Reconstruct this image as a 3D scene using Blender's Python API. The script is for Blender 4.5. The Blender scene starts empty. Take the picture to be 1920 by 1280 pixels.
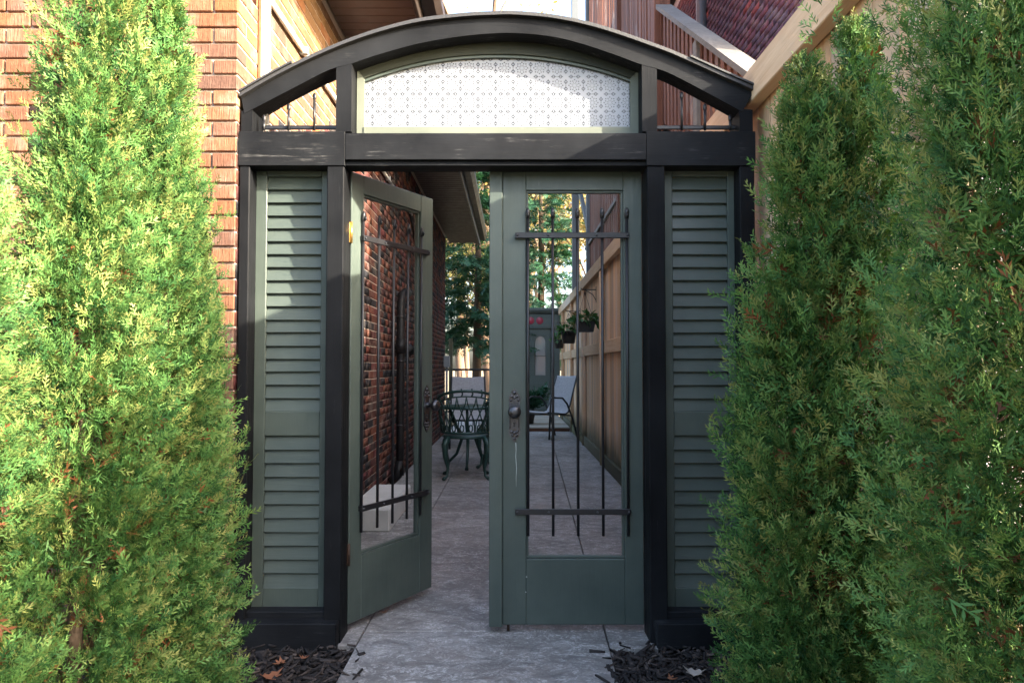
import bpy, math, random
import numpy as np
from mathutils import Vector, Matrix

R = math.radians
rnd = random.Random(7)
scene = bpy.context.scene
col = scene.collection

# ------------------------------------------------------------------ camera, sky, sun, exposure
CAM_Z, FPX, PITCH = 1.18, 1360.0, R(1.98)
cam_d = bpy.data.cameras.new("camera")
cam_d.sensor_width = 36.0
cam_d.lens = FPX / 1920.0 * 36.0
cam_d.clip_start, cam_d.clip_end = 0.02, 500.0
cam = bpy.data.objects.new("camera", cam_d)
col.objects.link(cam)
cam.location = (0, 0, CAM_Z)
cam.rotation_euler = (math.pi / 2 + PITCH, 0, 0)
scene.camera = cam

SUN = Vector((1.95, -1.0, 1.0)).normalized()
SUN_EL = math.asin(SUN.z)
SUN_AZ = math.atan2(SUN.x, SUN.y)
world = bpy.data.worlds.new("World")
scene.world = world
world.use_nodes = True
wn = world.node_tree
wn.nodes.clear()
sky = wn.nodes.new("ShaderNodeTexSky")
sky.sky_type = 'NISHITA'
sky.sun_disc = False
sky.sun_elevation = SUN_EL
sky.sun_rotation = SUN_AZ
sky.air_density = 1.0
sky.dust_density = 5.0
bg = wn.nodes.new("ShaderNodeBackground")
bg.inputs[1].default_value = 0.15
wo = wn.nodes.new("ShaderNodeOutputWorld")
wn.links.new(sky.outputs[0], bg.inputs[0])
wn.links.new(bg.outputs[0], wo.inputs[0])

sun_d = bpy.data.lights.new("sun", 'SUN')
sun_d.energy = 3.2
sun_d.angle = R(0.5)
sun_d.color = (1.0, 0.90, 0.74)
sun = bpy.data.objects.new("sun", sun_d)
col.objects.link(sun)
sun.rotation_euler = SUN.to_track_quat('Z', 'Y').to_euler()
sun.location = SUN * 40

scene.view_settings.view_transform = 'Standard'
scene.view_settings.look = 'None'
scene.view_settings.exposure = 3.05
scene.view_settings.gamma = 1.0
scene.view_settings.use_curve_mapping = False
scene.render.engine = 'CYCLES'
scene.cycles.max_bounces = 8
scene.cycles.transparent_max_bounces = 12
scene.cycles.use_denoising = True


def at(px, py, Y):
    """point at real depth Y that the photograph shows at (px, py)"""
    u, v = (px - 960.0) / FPX, (640.0 - py) / FPX
    d = Vector((u, math.cos(PITCH) - v * math.sin(PITCH), math.sin(PITCH) + v * math.cos(PITCH)))
    return Vector((0, 0, CAM_Z)) + d * (Y / d.y)


def fx(px, py, Y): return at(px, py, Y).x
def fz(py, Y, px=960): return at(px, py, Y).z


def proj(p):
    """pixel of a world point in the 1920x1280 frame (used only to choose which bricks become single objects)"""
    c, s = math.cos(PITCH), math.sin(PITCH)
    z = p[2] - CAM_Z
    dep = p[1] * c + z * s
    return 960 + FPX * p[0] / dep, 640 - FPX * (z * c - p[1] * s) / dep


# ------------------------------------------------------------------ mesh helpers
ORG = {}


class MB:
    def __init__(self):
        self.v, self.f, self.sm, self.att = [], [], [], {}

    def add(self, vs, fs, smooth=False):
        o = len(self.v)
        self.v += [tuple(p) for p in vs]
        self.f += [tuple(i + o for i in f) for f in fs]
        self.sm += [smooth] * len(fs)
        return self

    def box(self, x0, x1, y0, y1, z0, z1, c=0.0):
        x0, x1 = min(x0, x1), max(x0, x1)
        y0, y1 = min(y0, y1), max(y0, y1)
        z0, z1 = min(z0, z1), max(z0, z1)
        if c <= 0:
            vs = [(x, y, z) for x in (x0, x1) for y in (y0, y1) for z in (z0, z1)]
            fs = [(0, 1, 3, 2), (4, 6, 7, 5), (0, 4, 5, 1), (2, 3, 7, 6), (0, 2, 6, 4), (1, 5, 7, 3)]
            return self.add(vs, fs)
        c = min(c, (x1 - x0) * .45, (y1 - y0) * .45, (z1 - z0) * .45)
        lo, hi = (x0, y0, z0), (x1, y1, z1)
        vs, idx = [], {}
        for s in [(i, j, k) for i in (0, 1) for j in (0, 1) for k in (0, 1)]:
            for a in range(3):
                p = []
                for b in range(3):
                    e = (lo, hi)[s[b]][b]
                    if b != a:
                        e += c if s[b] == 0 else -c
                    p.append(e)
                idx[(s, a)] = len(vs)
                vs.append(tuple(p))
        fs = []

        def orient(f):
            cen = Vector(((x0 + x1) / 2, (y0 + y1) / 2, (z0 + z1) / 2))
            a, b, d = [Vector(vs[i]) for i in f[:3]]
            m = sum((Vector(vs[i]) for i in f), Vector()) / len(f)
            return f if (b - a).cross(d - a).dot(m - cen) > 0 else tuple(reversed(f))
        for a in range(3):
            b, d = (a + 1) % 3, (a + 2) % 3
            for s in (0, 1):
                q = []
                for (u, w) in ((0, 0), (1, 0), (1, 1), (0, 1)):
                    t = [0, 0, 0]; t[a] = s; t[b] = u; t[d] = w
                    q.append(idx[(tuple(t), a)])
                fs.append(orient(tuple(q)))
        for a in range(3):
            b, d = (a + 1) % 3, (a + 2) % 3
            for u in (0, 1):
                for w in (0, 1):
                    t0 = [0, 0, 0]; t0[b] = u; t0[d] = w
                    t1 = list(t0); t1[a] = 1
                    t0, t1 = tuple(t0), tuple(t1)
                    fs.append(orient((idx[(t0, b)], idx[(t1, b)], idx[(t1, d)], idx[(t0, d)])))
        for s in [(i, j, k) for i in (0, 1) for j in (0, 1) for k in (0, 1)]:
            fs.append(orient((idx[(s, 0)], idx[(s, 1)], idx[(s, 2)])))
        return self.add(vs, fs)

    def tube(self, pts, r, n=8, cap=True, smooth=True, flat=1.0):
        pts = [Vector(p) for p in pts]
        rs = r if isinstance(r, (list, tuple)) else [r] * len(pts)
        vs, fs = [], []
        up = Vector((0, 0, 1))
        prev = None
        for i, p in enumerate(pts):
            a = pts[max(i - 1, 0)]; b = pts[min(i + 1, len(pts) - 1)]
            d = (b - a).normalized()
            if prev is None:
                ref = up if abs(d.z) < .9 else Vector((0, 1, 0))
                s = d.cross(ref).normalized()
            else:
                s = (prev - d * prev.dot(d)).normalized()
            prev = s
            t = d.cross(s)
            for k in range(n):
                an = 2 * math.pi * (k + .5) / n
                vs.append(p + (s * math.cos(an) + t * math.sin(an) * flat) * rs[i])
        m = len(pts)
        for i in range(m - 1):
            for k in range(n):
                k2 = (k + 1) % n
                fs.append((i * n + k, i * n + k2, (i + 1) * n + k2, (i + 1) * n + k))
        self.add(vs, fs, smooth and n > 4)
        if cap:
            o = len(self.v) - len(vs)
            self.f.append(tuple(o + k for k in reversed(range(n)))); self.sm.append(False)
            self.f.append(tuple(o + (m - 1) * n + k for k in range(n))); self.sm.append(False)
        return self

    def lathe(self, prof, c=(0, 0, 0), n=16, axis='z'):
        """prof: list of (radius, height)"""
        vs, fs = [], []
        for (r, h) in prof:
            for k in range(n):
                a = 2 * math.pi * k / n
                x, y, z = r * math.cos(a), r * math.sin(a), h
                if axis == 'y':
                    x, y, z = x, -z, y
                vs.append((c[0] + x, c[1] + y, c[2] + z))
        for i in range(len(prof) - 1):
            for k in range(n):
                k2 = (k + 1) % n
                fs.append((i * n + k, i * n + k2, (i + 1) * n + k2, (i + 1) * n + k))
        return self.add(vs, fs, True)

    def prism_y(self, poly, y0, y1):
        """polygon of (x, z) extruded in y"""
        n = len(poly)
        vs = [(x, y0, z) for x, z in poly] + [(x, y1, z) for x, z in poly]
        fs = [tuple(range(n)), tuple(reversed(range(n, 2 * n)))]
        for i in range(n):
            j = (i + 1) % n
            fs.append((j, i, n + i, n + j))
        return self.add(vs, fs)

    def strip_y(self, lo, hi, y0, y1):
        """band between two polylines of (x, z) with equal counts, extruded in y"""
        n = len(lo)
        vs = [(x, y0, z) for x, z in lo] + [(x, y0, z) for x, z in hi] + \
             [(x, y1, z) for x, z in lo] + [(x, y1, z) for x, z in hi]
        fs = []
        for i in range(n - 1):
            fs += [(i, i + 1, n + i + 1, n + i), (2 * n + i, 3 * n + i, 3 * n + i + 1, 2 * n + i + 1),
                   (i, 2 * n + i, 2 * n + i + 1, i + 1), (n + i, n + i + 1, 3 * n + i + 1, 3 * n + i)]
        fs += [(0, n, 3 * n, 2 * n), (n - 1, 3 * n - 1, 4 * n - 1, 2 * n - 1)]
        return self.add(vs, fs)

    def mesh(self, name, mat, off=(0, 0, 0)):
        me = bpy.data.meshes.new(name)
        ox, oy, oz = off
        me.from_pydata([(x - ox, y - oy, z - oz) for x, y, z in self.v], [], self.f)
        me.polygons.foreach_set("use_smooth", self.sm)
        if mat: me.materials.append(mat)
        return me

    def build(self, name, mat, parent=None, kind=None, label=None, loc=None):
        off = Vector((0, 0, 0))
        if parent is not None:
            off = ORG.get(parent.name, Vector((0, 0, 0)))
        elif loc is not None:
            off = Vector(loc)
        ob = bpy.data.objects.new(name, self.mesh(name, mat, off))
        col.objects.link(ob)
        if parent is not None: ob.parent = parent
        elif loc is not None: ob.location = loc
        ORG[ob.name] = off
        if kind: ob['kind'] = kind
        if label: ob['label'] = label
        return ob


def tag(o, label=None, cat=None, group=None, kind=None):
    if label: o['label'] = label
    if cat: o['category'] = cat
    if group: o['group'] = group
    if kind: o['kind'] = kind
    return o


def thing(name, label, cat, loc=(0, 0, 0), group=None, local=False):
    o = bpy.data.objects.new(name, None)
    o.empty_display_size = .1
    col.objects.link(o)
    o.location = loc
    ORG[o.name] = Vector((0, 0, 0)) if local else Vector(loc)
    return tag(o, label, cat, group)


def copy_tree(o, parent=None):
    c = o.copy(); col.objects.link(c)
    ORG[c.name] = ORG.get(o.name, Vector((0, 0, 0)))
    if parent is not None: c.parent = parent
    for ch in list(o.children): copy_tree(ch, c)
    return c


# ------------------------------------------------------------------ materials
class NT:
    def __init__(self, name):
        self.m = bpy.data.materials.new(name)
        self.m.use_nodes = True
        self.t = self.m.node_tree
        self.t.nodes.clear()
        self.out = self.n("ShaderNodeOutputMaterial")

    def n(self, t, **kw):
        nd = self.t.nodes.new(t)
        for k, v in kw.items(): setattr(nd, k, v)
        return nd

    def l(self, a, b): self.t.links.new(a, b)

    def s(self, nd, k, v):
        if hasattr(v, 'is_linked') or hasattr(v, 'links'): self.l(v, nd.inputs[k])
        else: nd.inputs[k].default_value = v

    def coord(self, which='Object', scale=(1, 1, 1)):
        tc = self.n("ShaderNodeTexCoord")
        mp = self.n("ShaderNodeMapping")
        mp.inputs['Scale'].default_value = scale
        self.l(tc.outputs[which], mp.inputs[0])
        return mp.outputs[0]

    def geo_pos(self, scale=(1, 1, 1)):
        g = self.n("ShaderNodeNewGeometry")
        mp = self.n("ShaderNodeMapping")
        mp.inputs['Scale'].default_value = scale
        self.l(g.outputs['Position'], mp.inputs[0])
        return mp.outputs[0]

    def noise(self, vec, scale, detail=4, rough=.55, dist=0.0):
        nd = self.n("ShaderNodeTexNoise")
        self.l(vec, nd.inputs['Vector'])
        nd.inputs['Scale'].default_value = scale
        nd.inputs['Detail'].default_value = detail
        nd.inputs['Roughness'].default_value = rough
        nd.inputs['Distortion'].default_value = dist
        return nd.outputs['Fac']

    def ramp(self, fac, stops, interp='LINEAR'):
        nd = self.n("ShaderNodeValToRGB")
        cr = nd.color_ramp
        cr.interpolation = interp
        while len(cr.elements) < len(stops): cr.elements.new(.5)
        for e, (p, c) in zip(cr.elements, stops):
            e.position = p
            e.color = (c, c, c, 1) if not hasattr(c, '__len__') else (*c, 1)
        self.l(fac, nd.inputs[0])
        return nd.outputs[0]

    def mix(self, fac, a, b, mode='MIX'):
        nd = self.n("ShaderNodeMix", data_type='RGBA', blend_type=mode)
        for i, v in ((0, fac), (6, a), (7, b)):
            if hasattr(v, 'links'): self.l(v, nd.inputs[i])
            elif i == 0: nd.inputs[0].default_value = v
            else: nd.inputs[i].default_value = (*v, 1) if len(v) == 3 else v
        return nd.outputs[2]

    def math(self, op, a, b=None, c=None):
        nd = self.n("ShaderNodeMath", operation=op)
        for i, v in enumerate((a, b, c)):
            if v is None: continue
            if hasattr(v, 'links'): self.l(v, nd.inputs[i])
            else: nd.inputs[i].default_value = v
        return nd.outputs[0]

    def bump(self, h, strength=.3, dist=.01, normal=None):
        nd = self.n("ShaderNodeBump")
        nd.inputs['Strength'].default_value = strength
        nd.inputs['Distance'].default_value = dist
        self.l(h, nd.inputs['Height'])
        if normal is not None: self.l(normal, nd.inputs['Normal'])
        return nd.outputs[0]

    def principled(self, color, rough=.5, metal=0.0, normal=None, spec=.5, **kw):
        b = self.n("ShaderNodeBsdfPrincipled")
        if hasattr(color, 'links'): self.l(color, b.inputs['Base Color'])
        else: b.inputs['Base Color'].default_value = (*color, 1)
        if hasattr(rough, 'links'): self.l(rough, b.inputs['Roughness'])
        else: b.inputs['Roughness'].default_value = rough
        b.inputs['Metallic'].default_value = metal
        b.inputs['Specular IOR Level'].default_value = spec
        for k, v in kw.items(): b.inputs[k].default_value = v
        if normal is not None: self.l(normal, b.inputs['Normal'])
        return b.outputs[0]

    def done(self, sh):
        self.l(sh, self.out.inputs['Surface'])
        return self.m


def painted_wood(name, c0, c1, axis, rough=.45, wear=(.3, .3, .29), wear_amt=.62, bump=.35, spec=.06):
    """painted boards: grain along axis, brush marks, worn flecks"""
    M = NT(name)
    sc = {'x': (1.2, 18, 18), 'y': (18, 1.2, 18), 'z': (18, 18, 1.2)}[axis]
    v = M.coord('Object', sc)
    g1 = M.noise(v, 4.0, 6, .65, .4)
    g2 = M.noise(v, 14.0, 3, .6)
    v2 = M.coord('Object', (1, 1, 1))
    big = M.noise(v2, 2.6, 5, .6)
    c = M.mix(M.ramp(big, [(.3, 0), (.7, 1)]), c0, c1)
    fl = M.noise(M.coord('Object', tuple(s * .5 for s in sc)), 9.0, 5, .75)
    fl2 = M.noise(v2, 5.0, 3, .6)
    wm = M.math('MULTIPLY', M.ramp(fl, [(wear_amt, 0), (wear_amt + .1, 1)]), M.ramp(fl2, [(.5, 0), (.7, .8)]))
    c = M.mix(wm, c, wear)
    h = M.math('ADD', M.math('MULTIPLY', g1, .7), M.math('MULTIPLY', g2, .3))
    r = M.ramp(g1, [(.3, rough - .1), (.7, rough + .14)])
    return M.done(M.principled(c, r, 0, M.bump(h, bump, .004), spec=spec))


def raw_wood(name, a, b, grey, axis='z', grey_amt=.5, per_object=True, moss=False):
    M = NT(name)
    sc = {'x': (.8, 14, 14), 'y': (14, .8, 14), 'z': (14, 14, .8)}[axis]
    tc = M.n("ShaderNodeTexCoord")
    oi = M.n("ShaderNodeObjectInfo")
    add = M.n("ShaderNodeVectorMath", operation='ADD')
    M.l(tc.outputs['Object'], add.inputs[0])
    mul = M.math('MULTIPLY', oi.outputs['Random'], 37.0)
    M.l(mul, add.inputs[1])
    mp = M.n("ShaderNodeMapping"); mp.inputs['Scale'].default_value = sc
    M.l(add.outputs[0], mp.inputs[0])
    g1 = M.noise(mp.outputs[0], 1.6, 6, .6, 1.2)
    g2 = M.noise(mp.outputs[0], 9, 3, .6)
    c = M.mix(M.ramp(g1, [(.3, 0), (.68, 1)]), a, b)
    c = M.mix(M.math('MULTIPLY', g2, .35), c, tuple(x * .5 for x in a))
    n3 = M.noise(add.outputs[0], 1.8, 4, .6)
    gm = M.ramp(M.math('ADD', M.math('MULTIPLY', n3, .8), M.math('MULTIPLY', oi.outputs['Random'], .45)),
                [(grey_amt, 0), (grey_amt + .3, 1)])
    c = M.mix(gm, c, grey)
    # knots
    vo = M.n("ShaderNodeTexVoronoi"); vo.inputs['Scale'].default_value = 2.2
    mp2 = M.n("ShaderNodeMapping"); mp2.inputs['Scale'].default_value = tuple(1.0 if s > 5 else .55 for s in sc)
    M.l(add.outputs[0], mp2.inputs[0]); M.l(mp2.outputs[0], vo.inputs['Vector'])
    kn = M.ramp(vo.outputs['Distance'], [(.02, 1), (.06, 0)])
    c = M.mix(M.math('MULTIPLY', kn, .7), c, tuple(x * .35 for x in a))
    if moss:
        gp = M.n("ShaderNodeNewGeometry"); sx = M.n("ShaderNodeSeparateXYZ")
        M.l(gp.outputs['Position'], sx.inputs[0])
        mz = M.math('ADD', sx.outputs[2], M.math('MULTIPLY', n3, -.35))
        c = M.mix(M.ramp(mz, [(.05, .85), (.32, 0)]), c, (.045, .055, .025))
    vr = M.math('ADD', M.math('MULTIPLY', M.math('FRACT', M.math('MULTIPLY', oi.outputs['Random'], 7.31)), .42), .66)
    c = M.mix(1.0, c, M.ramp(vr, [(0, 0.0), (1, 1.0)]), 'MULTIPLY')
    return M.done(M.principled(c, .75, 0, M.bump(g1, .5, .005), spec=.2))


BLACK_Z = painted_wood("black_paint_upright", (.0045, .0048, .0054), (.0135, .0143, .016), 'z', .5, (.10, .10, .10), .60)
BLACK_X = painted_wood("black_paint_beam", (.0055, .0059, .0068), (.0175, .0186, .0207), 'x', .5, (.13, .128, .125), .57)
GREEN_Z = painted_wood("green_paint_upright", (.044, .059, .051), (.076, .094, .080), 'z', .4, (.17, .20, .18), .64, .35, .35)
GREEN_X = painted_wood("green_paint_rail", (.044, .059, .051), (.076, .094, .080), 'x', .4, (.17, .20, .18), .64, .35, .35)
SASH = painted_wood("sage_paint_sash", (.105, .118, .096), (.15, .163, .135), 'x', .5, (.28, .27, .25), .6, .3)
SASH_SHADED = painted_wood("shaded_sash_arch", (.020, .023, .017), (.034, .038, .029), 'x', .5, (.08, .08, .07), .66, .25, .15)  # arched head darkened: the roof's shade is put into its colour
CEDAR_V = raw_wood("fence_board_wood", (.72, .43, .24), (.86, .60, .38), (.56, .47, .39), 'z', .60, moss=True)
CEDAR_H = raw_wood("fence_rail_wood", (.64, .42, .25), (.78, .58, .38), (.54, .46, .38), 'y', .64)
KICK = raw_wood("kickboard_wood", (.075, .08, .035), (.12, .11, .05), (.10, .10, .07), 'y', .5)
STAIR_V = raw_wood("stained_board_wood", (.14, .058, .038), (.22, .10, .07), (.30, .26, .24), 'z', .80)
STAIR_H = raw_wood("weathered_handrail_wood", (.12, .11, .10), (.20, .185, .17), (.18, .17, .165), 'y', .5)
DECK_H = raw_wood("deck_plank_wood", (.34, .30, .24), (.46, .42, .35), (.40, .39, .35), 'x', .5)
DECK_F = raw_wood("deck_fascia_wood", (.13, .055, .03), (.2, .09, .05), (.15, .10, .07), 'x', .9)


def simple(name, c, rough=.5, metal=0.0, nscale=30, namt=.25, bump=.1, spec=.5):
    M = NT(name)
    v = M.coord('Object')
    n = M.noise(v, nscale, 4, .6)
    cc = M.mix(n, tuple(x * (1 - namt) for x in c), tuple(min(1, x * (1 + namt)) for x in c))
    r = M.ramp(n, [(.3, max(.02, rough - .08)), (.7, min(1, rough + .1))])
    return M.done(M.principled(cc, r, metal, M.bump(n, bump, .003), spec=spec))


IRON = simple("black_iron", (.018, .018, .02), .36, .3, 60, .3, .25)
CAST_GREEN = simple("green_cast_iron", (.018, .05, .042), .38, .2, 40, .35, .3)
NICKEL = simple("aged_nickel", (.085, .083, .088), .32, .9, 90, .5, .5)
BRASS = simple("brass_hinge", (.55, .34, .10), .35, .9, 50, .3, .2)
RUST = simple("rusty_hinge", (.05, .028, .018), .6, .4, 60, .5, .3)
ROOFMAT = simple("black_roofing", (.022, .022, .024), .6, 0, 120, .5, .6)
SOFFIT = simple("brown_soffit", (.075, .045, .032), .42, .1, 12, .2, .05)
FASCIA = simple("dark_fascia", (.035, .026, .022), .4, .1, 12, .2, .05)
WHITE_PIPE = simple("white_pipe", (.72, .70, .66), .45, 0, 30, .08, .05)
COPPER = simple("copper_pipe", (.30, .13, .07), .5, .4, 30, .25, .1)
ABS = simple("black_plastic_pipe", (.009, .009, .010), .5, 0, 20, .2, .05, .2)
GREY_BOX = simple("grey_electrical_box", (.26, .28, .30), .5, .1, 20, .12, .05)
CONCRETE_WHITE = simple("pale_concrete", (.50, .49, .47), .85, 0, 9, .22, .3, .3)
SLING = simple("grey_sling_fabric", (.42, .42, .43), .8, 0, 38, .38, .3, .2)
CHAIR_FRAME = simple("dark_chair_frame", (.022, .026, .028), .4, .2, 30, .2, .05)
POT = simple("black_plastic_pot", (.014, .014, .015), .5, 0, 30, .2, .1)
SLATE = simple("slate_paint", (.075, .085, .095), .5, 0, 20, .15, .1)
SHED_GREEN = simple("shed_green_paint", (.062, .084, .080), .5, 0, 14, .18, .1)
ROSE = simple("red_glass_roundel", (.30, .03, .06), .3, 0, 20, .2, .1)
WHITE_SIDING = simple("white_siding", (.62, .62, .60), .6, 0, 10, .08, .05)
BARK = simple("bark", (.085, .06, .042), .9, 0, 14, .45, .7, .2)
TWIG = simple("pale_twig", (.17, .115, .08), .85, 0, 14, .35, .4, .2)
LEAD = simple("pale_paint_fleck", (.38, .40, .37), .6)


def glass_mat(name, tint=(.97, .98, .975), refl=.9, ior=1.12):
    M = NT(name)
    tr = M.n("ShaderNodeBsdfTransparent"); tr.inputs[0].default_value = (*tint, 1)
    gl = M.n("ShaderNodeBsdfGlossy"); gl.inputs['Roughness'].default_value = .015
    gl.inputs[0].default_value = (refl, refl, refl, 1)
    fr = M.n("ShaderNodeFresnel"); fr.inputs[0].default_value = ior
    gm = M.n("ShaderNodeNewGeometry")
    ms = M.n("ShaderNodeMixShader")
    M.l(M.math('MULTIPLY', fr.outputs[0], M.math('SUBTRACT', 1.0, gm.outputs['Backfacing'])), ms.inputs[0]); M.l(tr.outputs[0], ms.inputs[1]); M.l(gl.outputs[0], ms.inputs[2])
    return M.done(ms.outputs[0])


GLASS = glass_mat("clear_door_glass")


def mirror_glass():
    M = NT("shed_window_glass")
    return M.done(M.principled((.62, .63, .63), .05, .6))


MIRROR = mirror_glass()


def film_mat():
    """white privacy film printed with a repeating rosette and fleur pattern"""
    M = NT("patterned_privacy_film")
    tc = M.n("ShaderNodeTexCoord")
    sx = M.n("ShaderNodeSeparateXYZ")
    M.l(tc.outputs['Object'], sx.inputs[0])
    P = .0775
    u = M.math('SUBTRACT', M.math('FRACT', M.math('MULTIPLY', M.math('ADD', sx.outputs[0], 10.0), 1 / P)), .5)
    v = M.math('SUBTRACT', M.math('FRACT', M.math('MULTIPLY', M.math('ADD', sx.outputs[2], 10.02), 1 / P)), .5)
    r = M.math('SQRT', M.math('ADD', M.math('MULTIPLY', u, u), M.math('MULTIPLY', v, v)))
    th = M.math('ARCTAN2', v, u)
    petal = M.math('COSINE', M.math('MULTIPLY', th, 8.0))

    def ring(rad, w, k):
        rr = M.math('ADD', rad, M.math('MULTIPLY', petal, k))
        d = M.math('ABSOLUTE', M.math('SUBTRACT', r, rr))
        return M.math('LESS_THAN', d, w)
    dash = M.math('GREATER_THAN', M.math('COSINE', M.math('MULTIPLY', th, 16.0)), -.2)
    p = M.math('MULTIPLY', ring(.29, .036, .035), dash)
    p = M.math('MAXIMUM', p, M.math('MULTIPLY', ring(.13, .030, -.03), dash))
    # fleurs at the middle of the cell sides
    au, av = M.math('ABSOLUTE', u), M.math('ABSOLUTE', v)
    eu, ev = M.math('SUBTRACT', .5, au), M.math('SUBTRACT', .5, av)

    def fleur(e, a):
        stem = M.math('MULTIPLY', M.math('LESS_THAN', e, .03), M.math('LESS_THAN', a, .34))
        dots = M.math('GREATER_THAN', M.math('COSINE', M.math('MULTIPLY', a, 75.0)), -.2)
        stem = M.math('MULTIPLY', stem, dots)
        wing = M.math('MULTIPLY', M.math('LESS_THAN', M.math('ABSOLUTE', M.math('SUBTRACT', M.math('ADD', e, .10), a)), .034),
                      M.math('LESS_THAN', e, .11))
        wing2 = M.math('MULTIPLY', M.math('LESS_THAN', M.math('ABSOLUTE', M.math('SUBTRACT', M.math('SUBTRACT', .30, e), a)), .032),
                       M.math('LESS_THAN', e, .09))
        return M.math('MAXIMUM', stem, M.math('MAXIMUM', wing, wing2))
    p = M.math('MAXIMUM', p, fleur(eu, av))
    p = M.math('MAXIMUM', p, fleur(ev, au))
    c = M.mix(M.math('MULTIPLY', p, .9), (.235, .25, .272), (.024, .026, .031))
    df = M.principled(c, .22, 0, None, .5)
    tl = M.n("ShaderNodeBsdfTranslucent"); M.l(c, tl.inputs[0])
    ms = M.n("ShaderNodeMixShader"); ms.inputs[0].default_value = .14
    M.l(df, ms.inputs[1]); M.l(tl.outputs[0], ms.inputs[2])
    return M.done(ms.outputs[0])


FILM = film_mat()


def brick_mat(name, stops, use_attr, rug):
    M = NT(name)
    if use_attr:
        at_ = M.n("ShaderNodeAttribute"); at_.attribute_name = 'tint'; f = at_.outputs['Fac']
        v = M.geo_pos()
    else:
        oi = M.n("ShaderNodeObjectInfo"); f = oi.outputs['Random']
        v = M.geo_pos()
    base = M.ramp(f, stops)
    n1 = M.noise(v, 38, 5, .65)
    n2 = M.noise(v, 9, 4, .6)
    c = M.mix(M.ramp(n1, [(.35, 0), (.7, .55)]), base, M.mix(1.0, base, (.5, .45, .45), 'MULTIPLY'))
    c = M.mix(M.ramp(n2, [(.5, 0), (.75, .25)]), c, (.45, .36, .30))
    gr = M.noise(M.geo_pos((120, 120, 9)), 1.2, 3, .6, .8)
    h = M.math('ADD', M.math('MULTIPLY', gr, rug), M.math('MULTIPLY', n1, .5))
    return M.done(M.principled(c, .9, 0, M.bump(h, .7 if rug > .5 else .35, .008), spec=.06))


FRONT_STOPS = [(0, (.170, .080, .046)), (.3, (.215, .104, .060)), (.6, (.160, .084, .057)), (.8, (.118, .068, .052)), (1, (.235, .096, .046))]
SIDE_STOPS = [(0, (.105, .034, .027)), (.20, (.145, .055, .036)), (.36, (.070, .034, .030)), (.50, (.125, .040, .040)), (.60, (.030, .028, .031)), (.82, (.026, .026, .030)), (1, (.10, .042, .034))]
SUNLIT_STOPS = [(0, (.25, .145, .065)), (.3, (.17, .10, .055)), (.55, (.115, .078, .052)), (.75, (.24, .105, .046)), (1, (.085, .065, .052))]  # near side-wall bricks: their sunlit tan look is put into the colour
BR_FRONT = brick_mat("rug_brick_front", FRONT_STOPS, False, 1.0)
BR_FRONT_A = brick_mat("rug_brick_front_far", FRONT_STOPS, True, 1.0)
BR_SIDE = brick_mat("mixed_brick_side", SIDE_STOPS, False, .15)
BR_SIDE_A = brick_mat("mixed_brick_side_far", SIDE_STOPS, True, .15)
BR_SUNLIT = brick_mat("sunlit_brick_side", SUNLIT_STOPS, False, .15)
RED_STOPS = [(0, (.20, .07, .085)), (.4, (.15, .075, .095)), (.7, (.13, .08, .105)), (.9, (.17, .08, .095)), (1, (.34, .06, .05))]
BR_RED = brick_mat("dark_red_brick", RED_STOPS, True, .15)
MORTAR = simple("pale_mortar", (.36, .30, .26), .95, 0, 60, .2, .5, .15)
MORTAR_G = simple("grey_mortar", (.40, .36, .37), .95, 0, 60, .2, .4, .15)


def concrete_mat():
    M = NT("stamped_concrete")
    v = M.geo_pos((1, 1.0, 1))
    vs = M.geo_pos((1.0, 1.5, 1))
    big = M.noise(v, 1.3, 6, .62, .6)
    mid = M.noise(vs, 6, 10, .72, 1.2)
    ridge = M.math('ABSOLUTE', M.math('SUBTRACT', M.noise(vs, 3.6, 8, .66, 1.8), .5))
    ridge2 = M.math('ABSOLUTE', M.math('SUBTRACT', M.noise(vs, 11, 7, .7, 1.0), .5))
    fine = M.noise(v, 95, 5, .7)
    grit = M.noise(v, 320, 2, .6)
    c = M.mix(M.ramp(big, [(.38, 0), (.62, 1)]), (.195, .182, .169), (.325, .306, .285))
    c = M.mix(M.ramp(mid, [(.36, .75), (.52, 0)]), c, (.125, .116, .112))
    c = M.mix(M.ramp(ridge, [(.0, .55), (.035, 0)]), c, (.11, .102, .10))
    lime = M.math('MULTIPLY', M.ramp(ridge2, [(.0, 1), (.05, .0)]), M.ramp(M.math('ADD', M.math('MULTIPLY', mid, .55), M.math('MULTIPLY', fine, .45)), [(.47, 0), (.58, .9)]))
    c = M.mix(lime, c, (.62, .60, .58))
    c = M.mix(M.ramp(fine, [(.30, .45), (.46, 0)]), c, (.10, .095, .09))
    c = M.mix(M.ramp(M.noise(v, 2.3, 3, .5), [(.55, 0), (.75, .45)]), c, (.22, .175, .15))
    c = M.mix(M.math('MULTIPLY', grit, .25), c, (.16, .15, .14))
    h = M.math('ADD', M.math('MULTIPLY', mid, .55), M.math('ADD', M.math('MULTIPLY', ridge, .9), M.math('MULTIPLY', fine, .12)))
    return M.done(M.principled(c, M.ramp(mid, [(.3, .55), (.7, .85)]), 0, M.bump(h, .9, .022), spec=.25))


CONC = concrete_mat()


def soil_mat(name, a, b, sc=12):
    M = NT(name)
    v = M.geo_pos()
    n = M.noise(v, sc, 6, .65)
    return M.done(M.principled(M.mix(n, a, b), .95, 0, M.bump(n, .8, .03), spec=.2))


SOIL = soil_mat("dark_soil", (.012, .010, .009), (.035, .028, .024))
GROUND = soil_mat("distant_ground", (.14, .11, .07), (.26, .21, .13), 2)


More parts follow.
